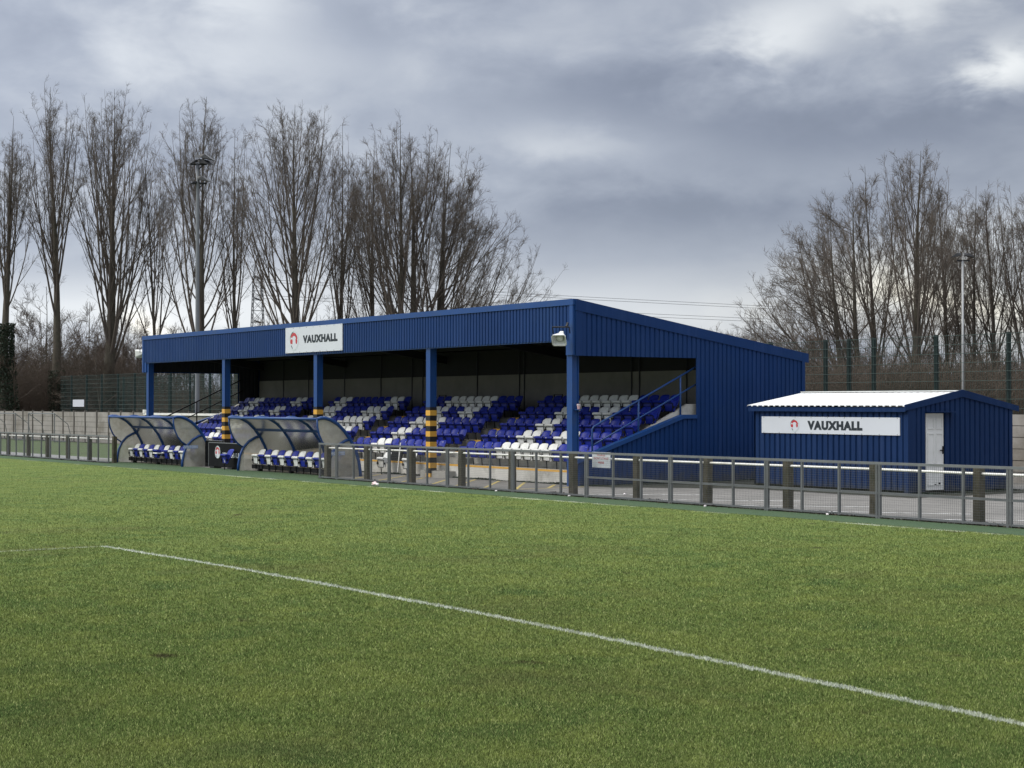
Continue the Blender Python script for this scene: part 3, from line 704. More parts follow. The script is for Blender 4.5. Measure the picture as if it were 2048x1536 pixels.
def horn(x, y, z, label, rz, tilt):
    t = thing('loudspeaker', label, 'loudspeaker', (x, y, z), 'horn loudspeakers on the stand'); t.rotation_euler = (tilt, 0, rz)
    m_ = MB(); rings = []
    for (d, w, h) in ((.0, .06, .06), (.10, .075, .06), (.38, .20, .17), (.42, .21, .18), (.42, .185, .155), (.38, .175, .145), (.14, .055, .045)):
        rings.append([(a * w, -d, e * h) for a, e in ((-.78, -1), (.78, -1), (1, -.72), (1, .72), (.78, 1), (-.78, 1), (-1, .72), (-1, -.72))])
    vs = [p for rg in rings for p in rg]; fs = []
    for i in range(len(rings) - 1):
        for k in range(8): fs.append((i * 8 + k, i * 8 + (k + 1) % 8, (i + 1) * 8 + (k + 1) % 8, (i + 1) * 8 + k))
    fs.append(tuple(range(8))); fs.append(tuple(range(48, 56)))
    m_.add(vs, fs); m_.build('horn', M_HORN, t)
    m_ = MB(); m_.tube([(0, -.15, 0), (0, -.30, 0), (0, -.33, 0)], [.09, .10,   .06], 14); m_.build('driver_cap', M_HORN, t, smooth=True)
    m_ = MB(); m_.bar((-.24, -.03, .0), (-.24, -.03, .22), .03, .015); m_.bar((.24, -.03, .0), (.24, -.03, .22), .03, .015); m_.bar((-.24, -.03, .21), (.24, -.03, .21), .015, .04); m_.bar((.16, -.03, .21), (.16, .18, .21), .05, .06); m_.build('bracket', M_BLK, t)
    return t
horn(-37.52, 27.63, 4.30, 'white horn loudspeaker on the fascia at the near stand corner', R(40), R(33))
horn(-69.05, 28.1, 4.55, 'white horn loudspeaker on the far left stand corner, seen from the side', R(-75), R(4))
m_ = MB(); m_.tube([(0, 0, 0), (0, 0, .13), (0, 0, .15)], [.035, .05, .052], 12); cup = m_.build('paper_cup', mat('red_white_cup', (.62, .40, .40), .5, .35, 22), loc=(-37.34, 28.08, 2.152))
tag(cup, 'red and white paper cup left on a ledge of the corner post', 'cup')
m_ = MB(); m_.tube([(0, 0, .11), (0, 0, .135)], [.0525, .0535], 12); m_.build('rim', M_WHITE, cup)
# notice on the pitch-side rail
nb = thing('notice_board', 'small white notice with red lettering tied to the rail', 'notice', (-32.5, 24.86, .84))
m_ = MB(); m_.box(0, .72, 0, .012, -.10, .28); m_.build('panel', M_WHITE, nb)
letters('lettering', 'PLEASE', M_RED, nb, .20, .52, .185, .235, -.003, .01)
letters('lettering', "DON'T STAND", M_RED, nb, .07, .65, .10, .155, -.003, .01)
letters('lettering', 'HERE', M_RED, nb, .24, .48, .0, .05, -.003, .01)

# ------------------------------------------------------------------ pitch-side fences
FY = 24.65; FH = 1.12
def mesh_fence(x0, x1, posts, doubles, midrail_from, label):
    t = thing('mesh_fence', label, 'fence', ((x0 + x1) / 2, FY, zg((x0 + x1) / 2)), 'mesh fences along the touchline'); ox = (x0 + x1) / 2; oz = zg(ox)
    def bld(m_, n, mt): m_.v = [(a - ox, c, d - oz) for a, c, d in m_.v]; return m_.build(n, mt, t)
    m_ = MB(); m_.bar((x0, 0, zg(x0) + FH - .025), (x1, 0, zg(x1) + FH - .025), .05); bld(m_, 'top_rail', M_GALV)
    m_ = MB(); m_.bar((x0, 0, zg(x0) + .05), (x1, 0, zg(x1) + .05), .04); bld(m_, 'bottom_rail', M_GALV)
    if midrail_from is not None and midrail_from < x1:
        m_ = MB(); m_.bar((midrail_from, .005, zg(midrail_from) + .50), (x1, .005, zg(x1) + .50), .045); bld(m_, 'middle_rail', M_GALV)
    for x in posts:
        db = any(abs(x - d) < .3 for d in doubles); m_ = MB(); z = zg(x)
        if db: m_.box(x - .060, x - .008, -.022, .028, z - .05, z + FH - .055); m_.box(x + .008, x + .060, -.022, .028, z - .05, z + FH - .055)
        else: m_.box(x - .024, x + .024, -.022, .028, z + .02, z + FH - .055)
        bld(m_, 'upright', M_GALV)
    # welded mesh, 48 mm squares, fixed on the pitch side
    nx = int((x1 - x0) / .048); xs = x0 + np.arange(nx) * .048; r = .0014
    vs = []; zt, zb = FH - .05, .05
    V = []; Fq = []; k = 0
    def rod(p, q, a, c):
        nonlocal k
        V.extend([p - a - c, p + a - c, p + a + c, p - a + c, q - a - c, q + a - c, q + a + c, q - a + c])
        Fq.extend([(k, k + 4, k + 5, k + 1), (k + 1, k + 5, k + 6, k + 2), (k + 2, k + 6, k + 7, k + 3), (k + 3, k + 7, k + 4, k)]); k += 8
    ax, ay, az_ = np.array((r, 0, 0)), np.array((0, r, 0)), np.array((0, 0, r))
    for x in xs: rod(np.array((x - ox, -.034, zg(x) + zb - oz)), np.array((x - ox, -.034, zg(x) + zt - oz)), ax, ay)
    for z in np.arange(zb, zt, .048): rod(np.array((x0 - ox, -.040, zg(x0) + z - oz)), np.array((x1 - ox, -.040, zg(x1) + z - oz)), ay, az_)
    np_mesh('wire_mesh', np.array(V), np.array(Fq), M_WIRE, t)
    return t
PXS = [-32.46 + 1.062 * k for k in range(-13, 18)]
mesh_fence(-46.35, -14.0, [-46.3] + [x for x in PXS if -46.1 < x < -14.1], [-32.46 + 3.186 * k for k in range(-5, 7)], -32.46, 'long galvanised mesh fence running from the right dugout past the blue shed')
mesh_fence(-92.0, -64.3, [-64.35 - 1.16 * k for k in range(24)], [-67.8 - 3.48 * k for k in range(8)], None, 'galvanised mesh fence at the far left ending beside the left dugout')
rt = random.Random(11)
def pipe_rail(x0, x1, posts, label):
    ox = (x0 + x1) / 2; y = FY + .30; t = thing('spectator_rail', label, 'railing', (ox, y, zg(ox)), 'white pipe rails on timber posts'); oz = zg(ox)
    m_ = MB(); m_.tube([(x - ox, 0, zg(x) + .955 - oz + rt.uniform(-.006, .006)) for x in np.linspace(x0, x1, 14)], .026, 8); m_.build('pipe', M_PIPE, t, smooth=True)
    for x in posts:
        l = rt.uniform(-.02, .02); h = 1.06 + rt.uniform(-.03, .03); w = .088 + rt.uniform(-.01, .012); z = zg(x) - oz; m_ = MB()
        vs = []
        for j in range(7):
            f = j / 6; ww_ = w * (1 - .06 * f) + rt.uniform(-.004, .004)
            for sx_, sy_ in ((-1, -1), (1, -1), (1, 1), (-1, 1)): vs.append((x - ox + l * f + sx_ * ww_ + rt.uniform(-.004, .004), sy_ * .075, z - .15 + (h + .15) * f + (rt.uniform(-.01, .01) if j == 6 else 0)))
        fs = [(0, 3, 2, 1), (24, 25, 26, 27)] + [(4 * j + k, 4 * j + (k + 1) % 4, 4 * j + 4 + (k + 1) % 4, 4 * j + 4 + k) for j in range(6) for k in range(4)]
        m_.add(vs, fs); m_.build('timber_post', M_TIMB, t)
    return t
pipe_rail(-46.4, -13.0, [-46.35, -43.8, -41.2, -38.55, -36.1, -33.4, -30.85, -28.33, -25.75, -23.27, -20.66, -18.1, -15.5], 'white pipe rail on timber posts behind the mesh fence, right of the dugouts')
pipe_rail(-91.0, -64.4, [-64.5, -67.3, -69.9, -72.5, -75.1, -78.0, -80.7, -83.4, -86.1, -88.8], 'white pipe rail on timber posts at the far left of the ground')

# ------------------------------------------------------------------ blue shed
SX0, SX1, SY0, SY1, EZ, RZ = -34.37, -28.73, 32.0, 35.98, 2.20, 2.53
SM = (SY0 + SY1) / 2
sh = thing('storage_shed', 'small blue corrugated shed with white roof and white door', 'shed', (-31.5, 34, 0))
def hb_(m_, n, mt, parent=sh, **k): m_.v = [(a + 31.5, c - 34, d) for a, c, d in m_.v]; return m_.build(n, mt, parent, **k)
def gab(y): return EZ + .03 + (RZ - EZ) * (1 - abs(y - SM) / (SM - SY0)) - .06
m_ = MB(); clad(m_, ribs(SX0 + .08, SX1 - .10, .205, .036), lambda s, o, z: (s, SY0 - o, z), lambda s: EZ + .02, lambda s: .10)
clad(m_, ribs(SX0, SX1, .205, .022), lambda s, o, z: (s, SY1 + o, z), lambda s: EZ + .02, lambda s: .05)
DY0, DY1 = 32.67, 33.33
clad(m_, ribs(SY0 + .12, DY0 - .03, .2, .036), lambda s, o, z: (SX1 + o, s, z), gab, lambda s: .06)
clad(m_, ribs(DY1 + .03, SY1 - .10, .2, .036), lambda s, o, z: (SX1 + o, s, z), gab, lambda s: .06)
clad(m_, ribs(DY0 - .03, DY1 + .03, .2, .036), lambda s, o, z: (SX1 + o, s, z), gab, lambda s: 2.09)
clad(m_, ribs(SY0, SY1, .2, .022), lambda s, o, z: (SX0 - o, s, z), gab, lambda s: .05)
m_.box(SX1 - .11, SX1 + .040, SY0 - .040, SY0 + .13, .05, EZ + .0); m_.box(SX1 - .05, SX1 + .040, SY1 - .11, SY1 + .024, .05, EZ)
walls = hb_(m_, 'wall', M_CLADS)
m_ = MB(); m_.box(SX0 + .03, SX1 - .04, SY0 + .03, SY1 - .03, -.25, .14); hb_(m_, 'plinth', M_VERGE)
m_ = MB()
for ys, yr in ((SY0 - .16, SM), (SY1 + .22, SM)):
    sg = 1 if ys < yr else -1; sl = (RZ - EZ) / (SM - SY0)
    st_ = ribs(SX0 - .12, SX1 + .02, .225, .026); vs = []; fs = []
    for s_, o_ in st_:
        ze = EZ + .07 - sl * abs(ys - (SY0 if sg > 0 else SY1)); vs += [(s_, ys, ze + o_), (s_, yr, RZ + .07 + o_)]
    for i in range(len(st_) - 1): fs.append((2 * i, 2 * i + 2, 2 * i + 3, 2 * i + 1))
    m_.add(vs, fs)
rf = hb_(m_, 'roof', M_ROOFW)
md = rf.modifiers.new('solid', 'SOLIDIFY'); md.thickness = .012
m_ = MB(); m_.box(SX0 - .10, SX1 + .01, SM - .09, SM + .09, RZ + .10, RZ + .125); hb_(m_, 'ridge_cap', M_ROOFW, rf)
m_.v = m_.v
m_ = MB()
for (ya, za), (yb_, zb_) in (((SY0 - .18, EZ + .08), (SM, RZ + .145)), ((SY1 + .25, EZ + .05), (SM, RZ + .145))):
    m_.prism([(ya, za - .15), (ya, za), (yb_, zb_), (yb_, zb_ - .19)], 'x', SX1 + .045, SX1 + .075)
hb_(m_, 'barge_board', M_CLADS, rf)
m_ = MB(); m_.box(SX0 - .1, SX1 + .02, SY0 - .13, SY0 - .10, EZ - .10, EZ + .015); hb_(m_, 'eaves_board', M_CLADS, rf)
# six-panel door
m_ = MB(); m_.box(SX1 - .04, SX1 - .005, DY0, DY1, .10, 2.06); dr = hb_(m_, 'door', M_DOOR)
m_ = MB(); w2 = (DY1 - DY0)
for (za, zb_) in ((.22, .62), (.74, 1.55), (1.66, 1.96)):
    for a, c in ((.09, .44), (.56, .91)):
        y0, y1 = DY0 + w2 * a, DY0 + w2 * c
        m_.box(SX1 - .006, SX1 + .014, y0, y1, za, za + .022); m_.box(SX1 - .006, SX1 + .014, y0, y1, zb_ - .022, zb_)
        m_.box(SX1 - .006, SX1 + .013, y0, y0 + .022, za + .022, zb_ - .022); m_.box(SX1 - .006, SX1 + .013, y1 - .022, y1, za + .022, zb_ - .022)
hb_(m_, 'moulding', M_DOOR, dr)
m_ = MB(); m_.box(SX1 - .004, SX1 + .02, DY1 - .07, DY1 - .03, 1.02, 1.22); m_.box(SX1 + .02, SX1 + .045, DY1 - .16, DY1 - .035, 1.10, 1.125); hb_(m_, 'handle', M_SF, dr)
for q in ((SX1 + .001, SX1 + .006, DY1 - .20, DY1 - .13, .22, .29), (SX1 + .001, SX1 + .006, DY0 + .30, DY0 + .40, .23, .25)): hb_(MB().box(*q), 'vent', M_SF, dr)
m_ = MB(); m_.prism([(2.12, SX1 + .02), (2.15, SX1 + .02), (2.12, SX1 + .22), (2.10, SX1 + .22)], 'y', DY0 - .10, DY1 + .30)
m_ = MB(); m_.box(SX1 + .02, SX1 + .24, DY0 - .09, DY1 + .28, 2.085, 2.105); hb_(m_, 'door_canopy', M_CLADS)
# its sign
s2 = thing('sign_board', 'long white board with small round emblem and dark lettering on the blue shed', 'sign', (-34.0, SY0 - .06, 1.50), 'white advertising signs')
m_ = MB(); m_.box(0, 5.05, 0, .025, 0, .455); m_.build('panel', M_WHITE, s2)
for i in range(9):
    for z in (.02, .435): MB().box(.08 + i * .61, .10 + i * .61, -.005, 0, z - .01, z + .01).build('screw_head', M_GALV, s2)
emblem(s2, 1.29, .225, .175, -.003, M_WHITE); letters('lettering', 'VAUXHALL', M_DARKT, s2, 1.78, 3.78, .105, .35, -.004, .072)

# ------------------------------------------------------------------ precast wall along the back, low coped wall, frames at the far end
WY = 39.0
def precast(x0, x1, lab, pitch=2.1):
    ox = (x0 + x1) / 2; t = thing('concrete_wall', lab, 'wall', (ox, WY, zg(ox)), 'precast concrete boundary walls'); n = int((x1 - x0) / pitch); hh_ = 2.02 if x1 > -60 else 2.08
    rw = random.Random(4); m_ = MB()
    for i in range(n):
        xa = x0 + i * pitch - ox
        for j in range(6):
            o_ = rw.uniform(-.012, .012); m_.box(xa + .05, xa + pitch - .05, -.03 + o_, .03 + o_, j * .333, j * .333 + .312)
    m_.build('panels', M_WALLP, t); MB().box(x0 - ox, x0 + n * pitch - ox, -.008, .008, 0, 1.97).build('joint_filler', M_WALLPOST, t)
    for i in range(n + 1):
        m_ = MB(); l = rw.uniform(-.05, .01) if x1 < -60 else 0; xa = x0 + i * pitch - ox
        m_.prism([(xa - .06, -.2), (xa + .06, -.2), (xa + .06 + l, hh_), (xa - .06 + l, hh_)], 'y', -.08, .06); m_.build('post', M_WALLPOST, t)
    return t
precast(-129.0, -70.2, 'long pale concrete panel wall behind the far left end')
precast(-35.7, -16.8, 'concrete panel wall ending behind the blue shed at far right')
m_ = MB(); m_.box(-83.5, -73.4, 34.0, 34.2, -.3, 1.72); lw = m_.build('low_wall', M_BLOCK); tag(lw, 'low grey wall with white coping beside the left end of the stand', 'wall')
MB().box(-83.6, -73.3, 33.93, 34.27, 1.72, 1.82).build('coping', M_PIPE, lw); MB().box(-83.6, -83.35, 33.9, 34.3, 1.825, 2.0).build('end_cap', M_PIPE, lw)
for x, w, lab in ((-112.0, 5.2, 'thin grey goal frame standing before the concrete wall, nearer the stand'), (-120.0, 5.2, 'thin grey goal frame standing before the concrete wall at far left')):
    t = thing('goal_frame', lab, 'goal', (x, 37.2, zg(x)), 'portable goal frames'); m_ = MB()
    m_.tube([(0, 0, 0), (0, 0, 1.9), (w, 0, 1.9), (w, 0, 0)], .035, 6); m_.build('front_frame', M_GALV, t)
    m_ = MB(); m_.tube([(0, 0, 1.9), (0, .9, 1.2), (0, 1.2, .05), (w, 1.2, .05), (w, .9, 1.2), (w, 0, 1.9)], .025, 6); m_.tube([(0, 0, .05), (0, 1.2, .05)], .025, 6); m_.tube([(w, 0, .05), (w, 1.2, .05)], .025, 6); m_.build('back_stay', M_GALV, t)
t = thing('plastic_barrier', 'red plastic barrier lying by the far left concrete wall', 'barrier', (-121.3, 36.0, zg(-121)))
m_ = MB(); m_.box(0, 1.7, 0, .08, .75, 1.05)
for k in range(4): m_.box(k * .53, k * .53 + .11, 0, .08, .1, .75)
m_.box(0, 1.7, 0, .08, .1, .2); m_.build('panel', M_REDP, t)
for q in ((.1, .3, -.25, .33, 0, .1), (1.4, 1.6, -.25, .33, 0, .1)): MB().box(*q).build('foot', M_BLK, t)

# ------------------------------------------------------------------ tall green mesh fence
def green_fence(x0, x1, posts, y, label, h=4.55):
    ox = (x0 + x1) / 2; t = thing('tall_mesh_fence', label, 'fence', (ox, y, zg(ox)), 'tall green mesh fences')
    for x in posts:
        m_ = MB(); m_.box(x - ox - .055, x - ox + .055, -.04, .08, -.2, h + .05); m_.build('fence_post', M_GREENP, t)
    V = []; Fq = []; k = 0; r = .006
    def rod(p, q, a, c):
        nonlocal k
        V.extend([p - a - c, p + a - c, p + a + c, p - a + c, q - a - c, q + a - c, q + a + c, q - a + c])
        Fq.extend([(k, k + 4, k + 5, k + 1), (k + 1, k + 5, k + 6, k + 2), (k + 2, k + 6, k + 7, k + 3), (k + 3, k + 7, k + 4, k)]); k += 8
    for x in np.arange(x0, x1, .10): rod(np.array((x - ox, -.05, .05)), np.array((x - ox, -.05, h)), np.array((r * .6, 0, 0)), np.array((0, r * .6, 0)))
    for z in np.arange(.05, h + .01, .30): rod(np.array((x0 - ox, -.062, z)), np.array((x1 - ox, -.062, z)), np.array((0, r, 0)), np.array((0, 0, r * 1.3)))
    np_mesh('wire_mesh', np.array(V), np.array(Fq), M_GREENW, t); return t
green_fence(-46.0, -18.0, [-45.3, -42.48, -41.33, -40.17, -37.39, -34.42, -31.5, -28.6, -25.7, -22.8, -19.9], 43.0, 'tall green mesh fence with dark posts behind the blue shed')
green_fence(-121.9, -66.0, [-119.8, -116.65, -113.66, -110.56, -107.51] + [-104.4 - 0 + 3.05 * k for k in range(13)], 43.0, 'tall dark green mesh fence behind the far left end of the stand')
green_fence(-121.9, -84.0, [-121.0 + 4.4 * k for k in range(9)], 47.5, 'second tall dark green mesh fence further back at left')
m_ = MB(); m_.box(-119.2, -116.9, 42.90, 42.92, 2.10, 2.62); tag(m_.build('fence_sign', M_WHITE), 'small white sign fixed on the tall green fence at far left', 'sign')

# ------------------------------------------------------------------ floodlights
def lamp_head(m_, x, y, z, yaw, s=1.0):
    """wedge-shaped floodlight pointing along yaw"""
    c, sn = math.cos(yaw), math.sin(yaw)
    vs = [(-.05, -.32, .05), (-.05, .32, .05), (.75, .36, -.10), (.75, -.36, -.10), (-.05, -.25, .26), (-.05, .25, .26), (.28, .33, .24), (.28, -.33, .24)]
    vs = [(x + s * (a * c - d * sn), y + s * (a * sn + d * c), z + s * e) for a, d, e in vs]
    m_.add(vs, [(0, 1, 2, 3), (4, 7, 6, 5), (0, 4, 5, 1), (3, 2, 6, 7), (0, 3, 7, 4), (1, 5, 6, 2)])
fx, fy = -92.6, 41.0
fl = thing('floodlight_mast', 'tall grey floodlight mast with two tiers of lamps behind the stand', 'floodlight', (fx, fy, zg(fx)))
m_ = MB(); m_.tube([(0, 0, -.3), (0, 0, 3), (0, 0, 15.6), (0, 0, 16.9)], [.145, .135, .10, .095], 12); m_.build('mast', M_MAST, fl, smooth=True)
side = Vector((RT[0], RT[1], 0)); hy = math.atan2(RT[1], RT[0])
for z in (15.75, 16.9):
    m_ = MB(); m_.bar(tuple(side * -.45 + Vector((0, 0, z))), tuple(side * .55 + Vector((0, 0, z))), .10, .10); m_.build('cross_arm', M_LAMP, fl)
    m_ = MB(); m_.bar((0, 0, z - .35), tuple(side * .4 + Vector((0, 0, z))), .06, .06); m_.build('brace', M_LAMP, fl)
for (d, z, yaw, mm, sc) in ((-.02, 17.0, hy + R(205), M_LAMP, .55), (.28, 17.22, hy + R(-12), M_LAMPL, 1.0), (.22, 16.92, hy + R(-25), M_LAMP, 1.0), (.02, 17.3, hy + R(-75), M_LAMP, .6), (-.12, 15.72, hy + R(205), M_LAMP, .55), (.12, 15.92, hy + R(-14), M_LAMPL, .95)):
    m_ = MB(); p = side * d; lamp_head(m_, p.x, p.y, z, yaw, sc); m_.build('lamp', mm, fl)
qx, qy = at(1926, 82)
fr2 = thing('floodlight_mast', 'slim pale floodlight pole with two lamps before the right hand trees', 'floodlight', (qx, qy, 0))
m_ = MB(); m_.tube([(0, 0, -.3), (0, 0, 9.4)], [.07, .05], 10); m_.build('mast', M_LAMPL2, fr2, smooth=True)
m_ = MB(); m_.bar(tuple(side * -.28 + Vector((0, 0, 9.4))), tuple(side * .35 + Vector((0, 0, 9.4))), .07, .07); m_.build('cross_arm', M_LAMP, fr2)
for d, yaw in ((-.12, hy + R(172)), (.12, hy + R(-8))):
    m_ = MB(); p = side * d; lamp_head(m_, p.x, p.y, 9.62, yaw, .62); m_.build('lamp', M_LAMPL, fr2)

# ------------------------------------------------------------------ litter
def crumple(name, x, y, z, s, m, label, seed):
    r_ = random.Random(seed); bm = bmesh.new(); bmesh.ops.create_icosphere(bm, subdivisions=2, radius=s)
    for v in bm.verts: v.co *= r_.uniform(.6, 1.15); v.co.z *= .7
    me = bpy.data.meshes.new(name); bm.to_mesh(me); bm.free(); me.materials.append(m); o = bpy.data.objects.new(name, me); C.objects.link(o); o.location = (x, y, z)
    return tag(o, label, 'litter', 'scraps of litter')
crumple('crumpled_cup', -40.8, 23.45, zg(-40) + .07, .085, mat('pinkish_paper', (.72, .55, .55), .7, .25, 30), 'crumpled pink and white cup on the touchline before the fence', 1)
crumple('crumpled_cup', -40.55, 23.4, zg(-40) + .06, .06, M_PAPER, 'small white scrap beside the crumpled pink cup on the touchline', 2)
for i, (x, y, lab) in enumerate(((-32.9, 26.2, 'white paper scrap on the asphalt below the notice'), (-27.9, 24.5, 'white scrap at the foot of the fence below the shed sign'), (-24.2, 24.55, 'white scrap at the fence foot below the shed door'), (-36.2, 24.5, 'white scrap at the fence foot near the stand corner'), (-19.9, 26.6, 'white scrap on the asphalt at the far right'), (-33.0, 24.52, 'white scrap caught under the fence left of the notice'))):
    crumple('paper_scrap', x, y, zg(x) + .02, .035, M_PAPER, lab, 10 + i)

def debris(name, label, segs, n, m, seed, s0=.012, s1=.035):
    rg = np.random.default_rng(seed); ln_ = np.array([math.hypot(c - a, d - b_) for a, b_, c, d, _ in segs]); ch = rg.choice(len(segs), n, p=ln_ / ln_.sum())
    sg = np.array(segs)[ch]; f = rg.random(n); cl = .5 + .5 * np.sin(f * ln_[ch] * 2.3 + ch) * np.sin(f * ln_[ch] * .9)
    x = sg[:, 0] + (sg[:, 2] - sg[:, 0]) * f + rg.normal(0, .5, n) * sg[:, 4]; y = sg[:, 1] + (sg[:, 3] - sg[:, 1]) * f + rg.normal(0, .5, n) * sg[:, 4]
    c = np.stack([x, y, .003 * (x + 33) + .006 + .03 * rg.random(n) * cl], 1); s_ = rg.uniform(s0, s1, (n, 1)) * (.5 + cl[:, None])
    e1 = rg.normal(size=(n, 3)); e1 /= np.linalg.norm(e1, axis=1, keepdims=True); e2 = rg.normal(size=(n, 3)); e2 -= e1 * (e1 * e2).sum(1, keepdims=True); e2 /= np.linalg.norm(e2, axis=1, keepdims=True)
    V = np.stack([c - e1 * s_, c + e2 * s_ * .7, c + e1 * s_, c - e2 * s_ * .7], 1).reshape(-1, 3)
    tag(np_mesh(name, V, np.arange(4 * n).reshape(-1, 4), m), label, 'debris', kind='stuff')
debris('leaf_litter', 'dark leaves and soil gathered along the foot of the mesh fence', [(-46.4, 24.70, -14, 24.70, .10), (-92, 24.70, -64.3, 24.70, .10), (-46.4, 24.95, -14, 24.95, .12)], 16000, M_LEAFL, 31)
debris('contact_weeds', 'mossy growth added to darken the ground contact of shed, stand wall and terrace', [(-34.4, 31.92, -28.6, 31.92, .12), (-28.6, 31.9, -28.6, 36, .12), (-37.2, 28.1, -37.2, 36.5, .14), (-68, 28.33, -37.5, 28.33, .10)], 14000, M_IVY, 32)  # dark leafy flecks added to deepen the contact where walls meet the ground

# ------------------------------------------------------------------ bare trees
def tubes(P, Rr, sides):
    """P (n,k,3) polylines, Rr (n,k) radii -> vertices and quads"""
    n, k, _ = P.shape
    T = np.empty_like(P); T[:, 1:-1] = P[:, 2:] - P[:, :-2]; T[:, 0] = P[:, 1] - P[:, 0]; T[:, -1] = P[:, -1] - P[:, -2]
    T /= np.linalg.norm(T, axis=2, keepdims=True) + 1e-9
    ref = np.zeros((n, 1, 3)); z = np.abs(T.mean(1)[:, 2]) > .8; ref[z, 0, 0] = 1; ref[~z, 0, 2] = 1
    A = np.cross(T, ref); A /= np.linalg.norm(A, axis=2, keepdims=True) + 1e-9; B = np.cross(T, A)
    ang = np.arange(sides) * 2 * np.pi / sides
    V = P[:, :, None, :] + Rr[:, :, None, None] * (A[:, :, None, :] * np.cos(ang)[None, None, :, None] + B[:, :, None, :] * np.sin(ang)[None, None, :, None])
    idx = np.arange(n * k * sides).reshape(n, k, sides)
    a = idx[:, :-1, :]; bq = np.roll(a, -1, 2); d = idx[:, 1:, :]; c = np.roll(d, -1, 2)
    return V.reshape(-1, 3), np.stack([a, bq, c, d], -1).reshape(-1, 4)
def grow(rg, S, D, L, r0, r1, K, trop, wig, up=np.array((0, 0, 1.))):
    n = len(S); P = np.empty((n, K, 3)); P[:, 0] = S; d = D.copy(); st = (L / (K - 1))[:, None]
    for i in range(1, K):
        d = d + up * (trop[:, None] if isinstance(trop, np.ndarray) else trop) + rg.normal(0, wig, (n, 3)); d /= np.linalg.norm(d, axis=1, keepdims=True)
        P[:, i] = P[:, i - 1] + d * st
    f = np.linspace(0, 1, K)[None, :]
    return P, r0[:, None] * (1 - f) + r1[:, None] * f
def spawn(rg, P, Rr, per, tmin, tmax, a0, a1):
    n, K, _ = P.shape; idx = np.repeat(np.arange(n), per); m = len(idx)
    t = tmin + (tmax - tmin) * ((np.tile(np.arange(per), n) + rg.random(m)) / per)
    q = np.clip(t * (K - 1), 0, K - 1.001); i = q.astype(int); f = (q - i)[:, None]
    S = P[idx, i] * (1 - f) + P[idx, i + 1] * f; T = P[idx, i + 1] - P[idx, i]; T /= np.linalg.norm(T, axis=1, keepdims=True) + 1e-9
    rr = Rr[idx, i] * (1 - f[:, 0]) + Rr[idx, i + 1] * f[:, 0]
    v = rg.normal(size=(m, 3)); v -= T * (v * T).sum(1, keepdims=True); v /= np.linalg.norm(v, axis=1, keepdims=True) + 1e-9
    a = np.radians(rg.uniform(a0, a1, m))[:, None]
    return S, T * np.cos(a) + v * np.sin(a), rr, t, idx
def plen(P): return np.linalg.norm(np.diff(P, axis=1), axis=2).sum(1)

